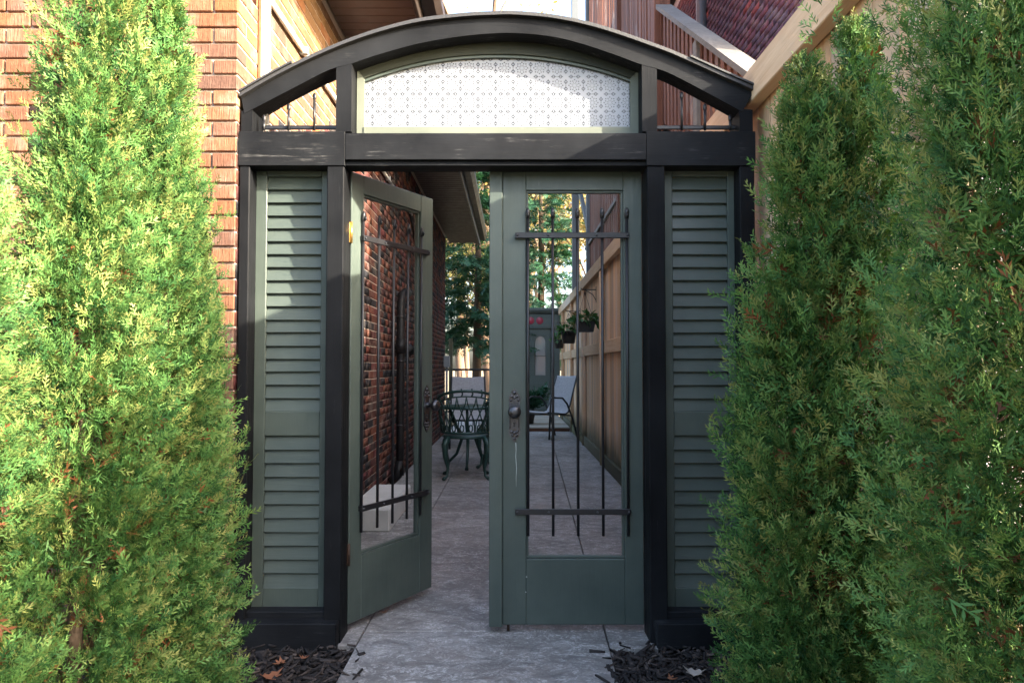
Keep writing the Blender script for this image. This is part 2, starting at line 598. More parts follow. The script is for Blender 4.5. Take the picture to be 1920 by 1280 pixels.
def chip_mat():
    M = NT("bark_mulch_chip")
    at_ = M.n("ShaderNodeAttribute"); at_.attribute_name = 'tint'
    c = M.ramp(at_.outputs['Fac'], [(0, (.012, .010, .010)), (.6, (.032, .026, .024)), (.9, (.065, .05, .043)), (1, (.13, .10, .085))])
    n = M.noise(M.geo_pos(), 160, 3, .6)
    return M.done(M.principled(c, .8, 0, M.bump(n, .5, .004), spec=.3))


CHIP = chip_mat()


def leaf_mat(name, stops, trans=.10, rough=.48):
    M = NT(name)
    at_ = M.n("ShaderNodeAttribute"); at_.attribute_name = 'tint'
    c = M.ramp(at_.outputs['Fac'], stops)
    p = M.principled(c, rough, 0, None, .14)
    tl = M.n("ShaderNodeBsdfTranslucent")
    M.l(M.mix(1.0, c, (1.15, 1.2, .6), 'MULTIPLY'), tl.inputs[0])
    ms = M.n("ShaderNodeMixShader"); ms.inputs[0].default_value = trans
    M.l(p, ms.inputs[1]); M.l(tl.outputs[0], ms.inputs[2])
    return M.done(ms.outputs[0])


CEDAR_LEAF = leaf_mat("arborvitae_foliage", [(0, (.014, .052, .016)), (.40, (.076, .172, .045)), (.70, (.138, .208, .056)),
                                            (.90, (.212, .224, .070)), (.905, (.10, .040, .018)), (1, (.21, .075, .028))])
SPRUCE_LEAF = leaf_mat("spruce_foliage", [(0, (.012, .045, .028)), (.6, (.022, .075, .042)), (1, (.04, .10, .05))], .2)
AUTUMN_LEAF = leaf_mat("autumn_foliage", [(0, (.20, .15, .05)), (.5, (.36, .27, .10)), (.8, (.42, .34, .17)), (1, (.16, .19, .06))], .45)
PLANT_LEAF = leaf_mat("planter_foliage", [(0, (.03, .09, .03)), (.6, (.06, .14, .05)), (.85, (.16, .24, .14)), (1, (.22, .08, .05))], .3)
DRY_LEAF = leaf_mat("dry_leaf", [(0, (.30, .13, .07)), (.5, (.20, .08, .05)), (1, (.48, .42, .36))], .2)


# ------------------------------------------------------------------ foliage meshes
def kites(segs):
    """list of (p0, p1, halfwidth) -> verts, quads, t"""
    V, Q, T = [], [], []
    for (p0, p1, w, t0, t1) in segs:
        p0, p1 = np.array(p0), np.array(p1)
        d = p1 - p0
        n = np.array([-d[1], d[0], 0.0]); n /= (np.linalg.norm(n) + 1e-9)
        m = p0 + d * .5
        o = len(V)
        V += [p0, m + n * w, p1, m - n * w]
        T += [t0, (t0 + t1) / 2, t1, (t0 + t1) / 2]
        Q.append((o, o + 3, o + 2, o + 1))
    return V, Q, T


def spray_templates(k, seed, sides=6, width=.030, twigs=True):
    g = random.Random(seed)
    out = []
    for _ in range(k):
        segs = [((0, 0, 0), (.55, 0, 0), width * .9, 0, .5), ((.5, 0, 0), (1.0, 0, 0), width * .9, .5, 1)]
        for i in range(sides):
            s = .10 + .80 * i / sides + g.uniform(-.03, .03)
            sg = 1 if i % 2 else -1
            an = R(g.uniform(32, 50)) * sg
            L = .50 * (1 - .55 * s) * g.uniform(.8, 1.15)
            e = (s + L * math.cos(an), L * math.sin(an), 0)
            segs.append(((s, 0, 0), e, width, s, s + .35))
            for q, f in ((.35, 1), (.62, -1)) if twigs else ():
                b = (s + q * (e[0] - s), q * e[1], 0)
                an2 = an + R(38) * f * g.uniform(.8, 1.1)
                L2 = L * .42 * g.uniform(.8, 1.2)
                segs.append((b, (b[0] + L2 * math.cos(an2), b[1] + L2 * math.sin(an2), 0), width * .85, s + .2, s + .45))
        V, Q, T = kites(segs)
        V = np.array(V)
        cur, tw = g.uniform(-.22, .3), g.uniform(-.25, .25)
        V[:, 2] += cur * V[:, 0] ** 2 + tw * V[:, 0] * V[:, 1] - .35 * np.abs(V[:, 1]) ** 1.5 * g.choice((1, -1))
        out.append((V, np.array(Q), np.clip(np.array(T), 0, 1)))
    return out


def unit(a): return a / (np.linalg.norm(a, axis=-1, keepdims=True) + 1e-9)


def scatter_mesh(name, mat, templ, pos, d, nrm, L, tint, gen, grad=.25, off=(0, 0, 0)):
    """one mesh of many sprays; pos, d, nrm: (N,3); L, tint: (N,)"""
    TV = np.stack([t[0] for t in templ]); TQ = templ[0][1]; TT = np.stack([t[2] for t in templ])
    N = len(pos)
    idx = gen.integers(0, len(templ), N)
    d = unit(d)
    b = unit(np.cross(nrm, d))
    n = np.cross(d, b)
    V = TV[idx]
    W = pos[:, None, :] + L[:, None, None] * (V[:, :, 0:1] * d[:, None, :] + V[:, :, 1:2] * b[:, None, :] + V[:, :, 2:3] * n[:, None, :])
    W = W - np.array(off)
    k = TV.shape[1]
    tn = tint[:, None] + grad * (TT[idx] - .5) * (tint[:, None] < .9)
    lim = np.where(tint < .9, .895, 1.0)
    tn = np.clip(tn, 0, lim[:, None])
    Q = TQ[None, :, :] + (np.arange(N) * k)[:, None, None]
    return raw_mesh(name, mat, W.reshape(-1, 3), Q.reshape(-1, TQ.shape[1]), tn.reshape(-1))


def raw_mesh(name, mat, V, Q, tint=None):
    me = bpy.data.meshes.new(name)
    me.vertices.add(len(V))
    me.vertices.foreach_set("co", np.ascontiguousarray(V, dtype=np.float32).ravel())
    c = Q.shape[1]
    me.loops.add(Q.size)
    me.loops.foreach_set("vertex_index", np.ascontiguousarray(Q, dtype=np.int32).ravel())
    me.polygons.add(len(Q))
    me.polygons.foreach_set("loop_start", np.arange(0, Q.size, c, dtype=np.int32))
    try:
        me.polygons.foreach_set("loop_total", np.full(len(Q), c, dtype=np.int32))
    except Exception:
        pass
    if tint is not None:
        a = me.attributes.new('tint', 'FLOAT', 'POINT')
        a.data.foreach_set('value', np.ascontiguousarray(tint, dtype=np.float32))
    me.materials.append(mat)
    me.update(calc_edges=True)
    me.validate()
    return me


def mesh_obj(name, me, parent=None, kind=None, loc=None):
    ob = bpy.data.objects.new(name, me)
    col.objects.link(ob)
    if parent is not None: ob.parent = parent
    if loc is not None: ob.location = loc
    if kind: ob['kind'] = kind
    return ob


SPRAYS = spray_templates(10, 3, 5, .044, False)
SPRUCE_SPRAYS = spray_templates(6, 5, 6, .05)


def cedar(label, leaders, seed, per=22, size=.042, taper=(.18, 1.55), fill=.9):
    """columnar arborvitae: leaders = (x, y, height, radius, branches, lean_x)"""
    gen = np.random.default_rng(seed)
    x0, y0 = leaders[0][0], leaders[0][1]
    root = thing('cedar_tree', label, 'cedar tree', (x0, y0, 0), 'arborvitae cedars flanking the gate')
    tr = MB()
    POS, D, N, L, T = [], [], [], [], []
    for (x, y, H, Rad, nb, lean) in leaders:
        tr.tube([(x, y, -.05), (x + lean * .3, y, H * .35), (x + lean * .7, y, H * .7), (x + lean, y, H * .97)],
                [.022, .018, .010, .003], 7)
        t = gen.random(nb) * 1.02 - .02
        phi = gen.random(nb) * 2 * np.pi
        # fewer branches on the side turned away from the path and street
        away = np.cos(phi) * (x / math.hypot(x, y)) + np.sin(phi) * (y / math.hypot(x, y)) > .35
        keep = ~(away & (gen.random(nb) < .62))
        # and fewer where the photograph's edge cuts the plant off
        rx = Rad * .8
        uu = np.array([proj((x + lean * a + rx * math.cos(f), max(y + rx * math.sin(f), .15), H * a + .05)) for a, f in zip(t, phi)])
        outside = (uu[:, 0] < -130) | (uu[:, 0] > 2050) | (uu[:, 1] > 1430)
        keep &= ~(outside & (gen.random(nb) < .6))
        t, phi = t[keep], phi[keep]
        nb = len(t)
        lob = .5 + .5 * np.sin(3 * phi + 9 * t + seed) * np.sin(2 * phi - 13 * t + 1.7 * seed)
        prof = np.minimum(1, (t / .10 + .7)) * (1 - np.clip((t - taper[0]) / (1 - taper[0]), 0, 1) ** taper[1]) ** .95 + .02
        rr = Rad * prof * (.70 + .32 * lob + .17 * gen.standard_normal(nb).clip(-1.6, 1.5))
        rr = np.maximum(rr, .02)
        zt = H * t + .05
        ax = np.stack([x + lean * t, np.full(nb, y), zt], 1)
        out = np.stack([np.cos(phi), np.sin(phi), np.zeros(nb)], 1)
        el = R(22) + R(42) * t + R(10) * gen.standard_normal(nb)
        bdir = out * np.cos(el)[:, None] + np.array([0, 0, 1.0]) * np.sin(el)[:, None]
        tip = ax + out * rr[:, None] + np.array([0, 0, 1.0]) * (rr * np.tan(el) * .35)[:, None]
        blen = np.minimum(rr / np.cos(el).clip(.35), .34)
        btint = .42 + .22 * gen.standard_normal(nb)
        side_ = unit(np.cross(bdir, gen.standard_normal((nb, 3)) * .8 + np.cross(out, np.array([0, 0, 1.0]))))
        pn = np.cross(bdir, side_)
        # a few rusty patches of old foliage
        kc = max(2, nb // 110)
        ci = gen.integers(0, nb, kc)
        cen = tip[ci] - bdir[ci] * (blen[ci] * .4)[:, None]
        for i in range(per):
            s = .28 + .72 * (i + gen.random(nb)) / per
            sg = 1.0 if i % 2 else -1.0
            an = R(46) * (1 - .75 * np.clip((s - .55) / .45, 0, 1)) + R(10) * gen.standard_normal(nb)
            ln = size * (.75 + .5 * gen.random(nb)) * np.where(t > .93, .75, 1.0)
            spread = sg * (.030 * (1 - s) + .004)
            p = tip - bdir * ((1 - s) * blen)[:, None] + side_ * spread[:, None] + gen.standard_normal((nb, 3)) * .007
            d = unit(bdir * np.cos(an)[:, None] + side_ * (sg * np.sin(an))[:, None] + gen.standard_normal((nb, 3)) * .20 + np.array([0, 0, .10]))
            n = unit(pn + gen.standard_normal((nb, 3)) * .35)
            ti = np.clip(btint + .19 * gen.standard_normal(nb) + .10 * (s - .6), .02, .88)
            dc = np.min(np.linalg.norm(p[:, None, :] - cen[None], axis=2), axis=1)
            br = (dc < .05) & (gen.random(nb) < .75) & (s < .78) & (t < .8)
            ti = np.where(br, .91 + .09 * gen.random(nb), ti)
            POS.append(p); D.append(d); N.append(n); T.append(ti); L.append(ln)
        # loose shoots at the very top
        k = 26
        tt = gen.random(k)
        POS.append(np.stack([x + lean + .03 * gen.standard_normal(k), y + .03 * gen.standard_normal(k), H * (.93 + .09 * tt)], 1))
        D.append(unit(np.stack([.5 * gen.standard_normal(k), .5 * gen.standard_normal(k), np.full(k, 1.2)], 1)))
        N.append(unit(gen.standard_normal((k, 3))))
        L.append(size * (.7 + .4 * gen.random(k))); T.append(np.clip(.6 + .15 * gen.standard_normal(k), .1, .88))
    tr.build('trunk', BARK, root)
    # dense older foliage close to the stems
    ip, il = [], []
    for (x, y, H, Rad, nb, lean) in leaders:
        k = int(2000 * H * Rad * fill)
        t = gen.random(k) * .96
        pr = Rad * np.minimum(1, (t / .10 + .7)) * (1 - np.clip((t - taper[0]) / (1 - taper[0]), 0, 1) ** taper[1]) ** .95
        ph_ = gen.random(k) * 2 * np.pi
        rr = pr * .62 * np.sqrt(gen.random(k))
        ip.append(np.stack([x + lean * t + rr * np.cos(ph_), y + rr * np.sin(ph_), H * t + .04], 1))
        il.append(.05 + .03 * gen.random(k))
    ip, il = np.concatenate(ip), np.concatenate(il)
    k = len(ip)
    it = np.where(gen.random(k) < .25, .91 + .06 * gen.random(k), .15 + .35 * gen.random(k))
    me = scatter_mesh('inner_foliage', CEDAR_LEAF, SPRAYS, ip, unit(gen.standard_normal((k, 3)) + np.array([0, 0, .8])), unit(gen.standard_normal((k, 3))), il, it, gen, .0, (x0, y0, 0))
    mesh_obj('inner_foliage', me, root)
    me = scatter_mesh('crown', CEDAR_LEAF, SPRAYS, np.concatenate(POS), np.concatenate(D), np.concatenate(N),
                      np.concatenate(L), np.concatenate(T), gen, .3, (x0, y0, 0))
    mesh_obj('crown', me, root)
    return root


# ------------------------------------------------------------------ the ground
SLAB = .035
g = MB()
g.add([(-120, -60, -.12), (120, -60, -.12), (120, 220, -.12), (-120, 220, -.12)], [(0, 1, 2, 3)])
g.build('ground', GROUND, kind='structure')

PATH_L, WALL_X, FENCE_X = -.64, -1.162, 1.08


def jx(y): return .385 + (y - 2.6) * .0265        # the long joint wanders a little to the right


# patio: slabs split by two long joints
pt = bpy.data.objects.new('patio', None)
col.objects.link(pt); tag(pt, kind='structure'); ORG['patio'] = Vector((0, 0, 0))


def slab(x0a, x1a, x0b, x1b, y0, y1, name='slab'):
    m = MB()
    z0, z1, c = -.10, SLAB, .004
    vs = [(x0a, y0, z0), (x1a, y0, z0), (x1b, y1, z0), (x0b, y1, z0), (x0a, y0, z1 - c), (x1a, y0, z1 - c), (x1b, y1, z1 - c), (x0b, y1, z1 - c),
          (x0a + c, y0 + c, z1), (x1a - c, y0 + c, z1), (x1b - c, y1 - c, z1), (x0b + c, y1 - c, z1)]
    fs = [(0, 1, 5, 4), (1, 2, 6, 5), (2, 3, 7, 6), (3, 0, 4, 7), (4, 5, 9, 8), (5, 6, 10, 9), (6, 7, 11, 10), (7, 4, 8, 11), (8, 9, 10, 11)]
    m.add(vs, fs)
    return m.build(name, CONC, pt)


J = .006
ys = [-2.0, .9, 3.19, 6.9, 10.4, 12.9, 16.6]
for a, b in zip(ys[:-1], ys[1:]):
    slab(PATH_L, jx(a), PATH_L, jx(b), a, b - J)
    if a > 3:
        slab(WALL_X, PATH_L - J, WALL_X, PATH_L - J, a, b - J)
        slab(jx(a) + J, FENCE_X, jx(b) + J, FENCE_X, a, b - J)
slab(WALL_X, PATH_L - J, WALL_X, PATH_L - J, 3.03, 3.19 - J)
slab(jx(3.0) + J, FENCE_X, jx(3.19) + J, FENCE_X, 3.0, 3.19 - J)
m = MB(); m.box(WALL_X, FENCE_X, 3.0, 16.6, -.11, -.01); m.build('joint_bed', SOIL, pt, kind='structure')

# mulch beds: soil and loose bark chips
m = MB()
m.add([(-2.6, -2, .0), (PATH_L, -2, .0), (PATH_L, 3.04, .0), (-2.6, 3.04, .0)], [(0, 1, 2, 3)])
m.add([(jx(-2) - .002, -2, .0), (FENCE_X + .4, -2, .0), (FENCE_X + .4, 3.02, .0), (jx(3.0) - .002, 3.02, .0)], [(0, 1, 2, 3)])
m.build('soil', SOIL, kind='structure')

gen = np.random.default_rng(11)
NCH = 5500
side = gen.random(NCH) < .5
yy = np.where(gen.random(NCH) < .8, gen.uniform(2.25, 3.0, NCH), gen.uniform(.4, 2.3, NCH))
xx = np.where(side, gen.uniform(-1.5, PATH_L - .01, NCH), gen.uniform(.40, 1.06, NCH))
base = np.array([(x, y, z) for x in (-.5, .5) for y in (-.5, .5) for z in (-.5, .5)])
Qb = np.array([(0, 1, 3, 2), (4, 6, 7, 5), (0, 4, 5, 1), (2, 3, 7, 6), (0, 2, 6, 4), (1, 5, 7, 3)])
xx[:26] = np.where(side[:26], PATH_L + np.abs(gen.normal(0, .03, 26)), .39 - np.abs(gen.normal(0, .025, 26)))
yy[:26] = gen.uniform(2.4, 3.0, 26)
zlift = np.zeros(NCH); zlift[:26] = .034
xx[26:60] = np.where(side[26:60], gen.uniform(-1.1, PATH_L, 34), gen.uniform(.42, 1.05, 34)); yy[26:60] = 3.0 + np.abs(gen.normal(0, .02, 34)); zlift[26:60] = .034
siz = np.stack([gen.uniform(.025, .085, NCH), gen.uniform(.006, .018, NCH), gen.uniform(.003, .008, NCH)], 1)
tap = 1 - .55 * gen.random((NCH, 1)) * (base[None, :, 0] > 0)
loc_ = base[None] * siz[:, None, :]
loc_[:, :, 1] *= tap
ya, pa, ra = gen.uniform(0, 2 * np.pi, NCH), gen.normal(0, .28, NCH), gen.normal(0, .5, NCH)
cy, sy, cp, sp, cr, sr = np.cos(ya), np.sin(ya), np.cos(pa), np.sin(pa), np.cos(ra), np.sin(ra)
Rm = np.stack([np.stack([cy * cp, cy * sp * sr - sy * cr, cy * sp * cr + sy * sr], 1),
               np.stack([sy * cp, sy * sp * sr + cy * cr, sy * sp * cr - cy * sr], 1),
               np.stack([-sp, cp * sr, cp * cr], 1)], 1)
Wc = np.einsum('nij,nkj->nki', Rm, loc_) + np.stack([xx, yy, gen.uniform(.0, .026, NCH) * (zlift == 0) + zlift + .004], 1)[:, None, :]
Qc = Qb[None] + (np.arange(NCH) * 8)[:, None, None]
tc_ = np.repeat(gen.random(NCH) ** 1.5, 8)
mulch = mesh_obj('bark_mulch', raw_mesh('bark_mulch', CHIP, Wc.reshape(-1, 3), Qc.reshape(-1, 4), tc_), None, 'stuff')

# ------------------------------------------------------------------ the brick house on the left
HY0, HY1, HZ = 3.03, 12.6, 3.46
BW, BH, JT = .2125, .0592, .0075
PX, PZ = BW + JT, BH + JT
house = thing('brick_house', 'house of orange and brown rug brick with dark eaves, left of the gate', 'house', (WALL_X, HY0, 0))
w = MB()
w.box(-4.2, WALL_X - .004, HY0 + .006, HY1, -.1, 5.2)
w.build('wall', MORTAR, house)

bricks = []       # (cx, cy, cz, length, face) face 'f' front, 's' side
z_off = fz(24, HY0) % PZ          # courses line up with the photograph's joints
rows = int(5.0 / PZ)
for r_ in range(rows):
    zc = r_ * PZ + z_off - PZ + PZ / 2
    if zc < .03: continue
    half = r_ % 2
    # front face, from the corner leftwards
    x = WALL_X
    first = True
    while x > -4.1:
        ln = (.1005 if half else BW) if first else BW
        bricks.append((x - ln / 2, HY0, zc, ln, 'f'))
        x -= ln + JT; first = False
    if zc < HZ - .03:
        y = HY0 + (0 if half else 0)
        first = True
        while y < HY1 - .05:
            ln = (BW if half else .1005) if first else BW
            ln = min(ln, HY1 - y)
            bricks.append((WALL_X, y + ln / 2, zc, ln, 's'))
            y += ln + JT; first = False


def brick_area(b):
    cx, cy, cz, ln, f = b
    if f == 'f':
        p = [(cx - ln / 2, cy, cz), (cx + ln / 2, cy, cz), (cx, cy, cz - BH / 2), (cx, cy, cz + BH / 2)]
    else:
        p = [(cx, cy - ln / 2, cz), (cx, cy + ln / 2, cz), (cx, cy, cz - BH / 2), (cx, cy, cz + BH / 2)]
    q = [proj(k) for k in p]
    u, v = proj((cx, cy, cz))
    a = abs(q[1][0] - q[0][0]) * abs(q[3][1] - q[2][1])
    if f == 'f':
        vis = -60 < u < 450 and -20 < v < 930 and (v < 560 or u > 330 or u < 40)
        if 60 < u < 360 and v > 120: vis = vis and (u > 330)
    else:
        vis = (447 < u < 650 and -15 < v < 245 and v < 250 - (u - 447) * .42 + 90) or (695 < u < 812 and 330 < v < 900)
    return a if vis else 0.0


order = sorted(range(len(bricks)), key=lambda i: -brick_area(bricks[i]))
single = set(i for i in order[:298] if brick_area(bricks[i]) > 0)
BM = {}
PROUD, BACK = .0, .05
stuff_v = {'f': [], 's': []}
stuff_t = {'f': [], 's': []}
for i, (cx, cy, cz, ln, f) in enumerate(bricks):
    if i in single:
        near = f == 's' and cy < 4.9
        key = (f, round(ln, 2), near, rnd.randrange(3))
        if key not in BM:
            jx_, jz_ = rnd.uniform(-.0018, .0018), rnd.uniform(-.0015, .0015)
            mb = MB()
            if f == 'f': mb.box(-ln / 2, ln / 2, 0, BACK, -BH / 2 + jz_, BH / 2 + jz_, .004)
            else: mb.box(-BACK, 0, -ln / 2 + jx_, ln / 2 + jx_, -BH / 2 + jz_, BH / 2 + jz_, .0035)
            BM[key] = mb.mesh('brick', BR_FRONT if f == 'f' else (BR_SUNLIT if cy < 4.9 else BR_SIDE))
        ob = bpy.data.objects.new('brick', BM[key])
        col.objects.link(ob)
        ob.parent = house
        if f == 'f': p = Vector((cx, HY0 - .006 + rnd.uniform(-.002, .002), cz))
        else: p = Vector((WALL_X + .0 + rnd.uniform(-.001, .0015), cy, cz))
        ob.location = p - house.location
    else:
        sz = np.array([ln, BACK, BH] if f == 'f' else [BACK, ln, BH])
        ce = np.array([cx, HY0 - .006 + BACK / 2, cz] if f == 'f' else [WALL_X - BACK / 2, cy, cz])
        ce = ce - np.array(house.location)
        stuff_v[f].append(base * sz + ce)
        t_ = rnd.random()
        stuff_t[f] += [t_] * 8
for f, mt in (('f', BR_FRONT_A), ('s', BR_SIDE_A)):
    n_ = len(stuff_v[f])
    me = raw_mesh('brickwork', mt, np.concatenate(stuff_v[f]), (Qb[None] + (np.arange(n_) * 8)[:, None, None]).reshape(-1, 4), np.array(stuff_t[f]))
    mesh_obj('brickwork', me, house, 'stuff')

# eaves: ribbed soffit, fascia, gutter, roof slope
EX = -.62
k = 0
y = 2.75
while y < 13.3:
    m = MB()
    m.box(WALL_X + .004, EX, y, y + .092, HZ, HZ + .012, .003)
    if y < 7.0 or y > 11.0: m.build('soffit_panel', SOFFIT, house)
    else:
        m.build('soffit_panel', SOFFIT, house)
    y += .1
m = MB(); m.box(WALL_X, EX, 2.75, 13.3, HZ + .016, HZ + .03); m.build('soffit_backing', FASCIA, house)
m = MB(); m.box(EX + .002, EX + .03, 2.72, 13.33, HZ - .05, HZ + .16, .004); m.build('fascia', FASCIA, house)
m = MB(); m.prism_y([(EX + .034, HZ + .05), (EX + .12, HZ + .05), (EX + .155, HZ + .10), (EX + .155, HZ + .17), (EX + .145, HZ + .17), (EX + .14, HZ + .11),
                    (EX + .034, HZ + .12)][::-1], 2.72, 13.33); m.build('gutter', FASCIA, house)
m = MB(); m.add([(EX + .10, 2.6, HZ + .18), (EX + .10, 13.4, HZ + .18), (-4.2, 13.4, 5.6), (-4.2, 2.6, 5.6), (EX + .10, 2.6, HZ + .21), (EX + .10, 13.4, HZ + .21), (-4.2, 13.4, 5.63), (-4.2, 2.6, 5.63)],
                [(0, 1, 2, 3), (7, 6, 5, 4), (0, 4, 5, 1), (3, 2, 6, 7), (1, 5, 6, 2), (0, 3, 7, 4)]); m.build('roof', ROOFMAT, house)

# white pipe standing on the side wall and the thin one along it
m = MB(); m.box(WALL_X + .002, WALL_X + .04, 3.285, 3.325, 1.9, HZ - .002, .006); m.build('conduit', WHITE_PIPE, house, label='upright white conduit beside the corner')
m = MB(); m.box(WALL_X + .002, WALL_X + .02, 3.262, 3.282, 1.9, HZ - .002, .003); m.build('conduit', COPPER, house, label='copper coloured conduit strip')
m = MB(); m.tube([(WALL_X + .022, 3.35, 2.905), (WALL_X + .022, 8.2, 2.905)], .014, 8)
cd = m.build('conduit', WHITE_PIPE, house, label='white conduit running along the wall')
for yk in (3.9, 5.1, 6.6):
    m = MB(); m.box(WALL_X + .002, WALL_X + .046, yk, yk + .03, 2.885, 2.925, .003); m.build('clamp', GREY_BOX, cd)
# black vent pipe with elbows
vy = 6.85
m = MB()
px_ = WALL_X + .11
m.tube([(px_, vy, .16), (px_, vy, .5), (px_, vy, 1.0), (px_, vy, 1.78), (px_ + .005, vy + .03, 1.86), (px_ + .02, vy + .12, 1.90), (px_ + .03, vy + .30, 1.90)], .038, 12)
m.tube([(px_, vy, .30), (px_ - .02, vy, .16), (px_ - .09, vy, .10)], .043, 12)
m.tube([(px_, vy, 1.30), (px_, vy, 1.44)], .047, 12)
vp = m.build('vent_pipe', ABS, house)
m = MB(); m.tube([(px_ - .1, vy + .38, 1.36), (px_ + .02, vy + .38, 1.36), (px_ + .06, vy + .36, 1.32)], .05, 10); m.build('vent_hood', ABS, house)
for zk in (.62, 1.22, 1.64):
    m = MB(); m.tube([(px_, vy, zk), (px_, vy, zk + .018)], .042, 12); m.build('strap', IRON, vp)
m = MB(); m.tube([(WALL_X + .015, 8.1, 2.9), (WALL_X + .015, 8.7, 2.62), (WALL_X + .015, 9.5, 2.30)], .014, 6); m.build('cable', ABS, house)
m = MB(); m.box(WALL_X + .002, WALL_X + .10, 12.3, 12.45, 1.17, 1.36, .006); jb = m.build('electrical_box', GREY_BOX, house)
m = MB(); m.tube([(WALL_X + .05, 12.37, 1.17), (WALL_X + .05, 12.37, .1)], .02, 8); m.build('pipe', GREY_BOX, jb)

# ------------------------------------------------------------------ the gateway
Y0 = 3.05
gate = thing('arched_gateway', 'black and dark green arched gateway with louvred side panels and glazed double doors', 'gate', (-.07, Y0, 0))
DEP = .14
zb_side0, zb_side1 = fz(311, Y0), fz(247, Y0)
zb_mid0, zb_mid1 = fz(300, Y0), fz(250, Y0)
LO0, LO1 = fx(444, 687, Y0), fx(463.5, 687, Y0)
LI0, LI1 = fx(610, 687, Y0), fx(642, 687, Y0)
RI0, RI1 = fx(1216, 687, Y0), fx(1249, 687, Y0)
RO0, RO1 = fx(1391, 687, Y0), fx(1419, 687, Y0)
C = .004
for (a, b) in ((LO0, LO1), (LI0, LI1), (RI0, RI1), (RO0, RO1)):
    m = MB(); m.box(a, b, Y0, Y0 + DEP, .02, zb_side0 - .001, C); m.build('post', BLACK_Z, gate)
# side beams, centre beam
m = MB(); m.box(LO0 - .004, LI1 + .0035, Y0 - .005, Y0 + DEP, zb_side0, zb_side1, .0016); m.build('beam', BLACK_X, gate)
m = MB(); m.box(RI0 - .0035, RO1 + .004, Y0 - .005, Y0 + DEP, zb_side0, zb_side1, .0016); m.build('beam', BLACK_X, gate)
m = MB(); m.box(LI1 + .0045, RI0 - .0045, Y0 - .0055, Y0 + DEP, zb_mid0, zb_mid1 - .001, .0016); m.build('beam', BLACK_X, gate)
m = MB(); m.box(LI1 + .001, RI0 - .001, Y0 + .012, Y0 + .11, zb_mid0 - .022, zb_mid0 - .001, .003); m.build('head_jamb', BLACK_X, gate)

# arch outlines, measured on the front plane
roof_px = [(449, 174), (504, 142), (560, 113), (617, 87), (665, 68), (715, 51.5), (786, 34), (870, 24), (930, 21), (960, 20.5), (1012, 24), (1055, 30), (1097, 39), (1140, 51), (1181, 64.7), (1224, 80), (1266, 96), (1350, 133.6), (1416, 163)]
low_px = [(458, 213), (504, 189), (560, 160), (617, 131), (659, 119.5), (701, 105), (786, 81.5), (870, 67.5), (930, 62.5), (960, 62), (1012, 65.5), (1057, 73), (1097, 84), (1125, 93), (1165, 107), (1205, 122), (1250, 135), (1330, 176), (1392, 210)]


def pxz(p, Y): q = at(p[0], p[1], Y); return (q.x, q.z)


def resample(pl, n):
    P = np.array(pl)
    s = np.concatenate([[0], np.cumsum(np.hypot(*(P[1:] - P[:-1]).T))])
    # smooth by cubic (Catmull-Rom) interpolation
    out = []
    for u in np.linspace(0, s[-1], n):
        i = min(max(np.searchsorted(s, u) - 1, 0), len(P) - 2)
        t = (u - s[i]) / (s[i + 1] - s[i])
        p0, p1, p2, p3 = P[max(i - 1, 0)], P[i], P[i + 1], P[min(i + 2, len(P) - 1)]
        out.append(tuple(.5 * (2 * p1 + (p2 - p0) * t + (2 * p0 - 5 * p1 + 4 * p2 - p3) * t * t + (3 * p1 - p0 - 3 * p2 + p3) * t ** 3)))
    return out


roof_w = resample([pxz(p, Y0 - .024) for p in roof_px], 56)
low_w = resample([pxz(p, Y0) for p in low_px], 56)
roof_low = [(x, z - .015) for x, z in roof_w]
rib_top = [(x, z - .0165) for x, z in roof_w]
rib_top = [(min(max(x, LO0 + .002), RO1 - .002), z) for x, z in rib_top]
m = MB(); m.strip_y(low_w, rib_top, Y0, Y0 + .10); m.build('arch_rib', BLACK_X, gate)
m = MB(); m.strip_y(roof_low, roof_w, Y0 - .024, Y0 + .26); m.build('arch_roof', ROOFMAT, gate)
# lifted felt ends at both eaves
for pts in (roof_w[:7], roof_w[-8:]):
    m = MB(); m.strip_y([(x, z + .002) for x, z in pts], [(x, z + .010) for x, z in pts], Y0 - .032, Y0 + .26); m.build('roof_felt', ROOFMAT, gate)
# short stubs above the side beams, under the arch
def arch_low_at(x): return float(np.interp(x, [p[0] for p in low_w], [p[1] for p in low_w]))


ULP0, ULP1 = fx(630, 180, Y0), fx(659, 180, Y0)
URP0, URP1 = fx(1204, 180, Y0), fx(1232, 180, Y0)
for (a, b) in ((ULP0, ULP1), (URP0, URP1)):
    zt = min(arch_low_at(a), arch_low_at(b))
    m = MB()
    m.prism_y([(a, zb_side1 + .001), (b, zb_side1 + .001), (b, arch_low_at(b) - .001), (a, arch_low_at(a) - .001)], Y0 + .001, Y0 + DEP)
    m.build('post', BLACK_Z, gate)
for (a, b) in ((LO0 + .004, LO0 + .05), (RO1 - .06, RO1 - .004)):
    m = MB()
    m.prism_y([(a, zb_side1 + .001), (b, zb_side1 + .001), (b, arch_low_at(b) + .01), (a, arch_low_at(a) + .01)], Y0 + .003, Y0 + DEP)
    m.build('post', BLACK_Z, gate)

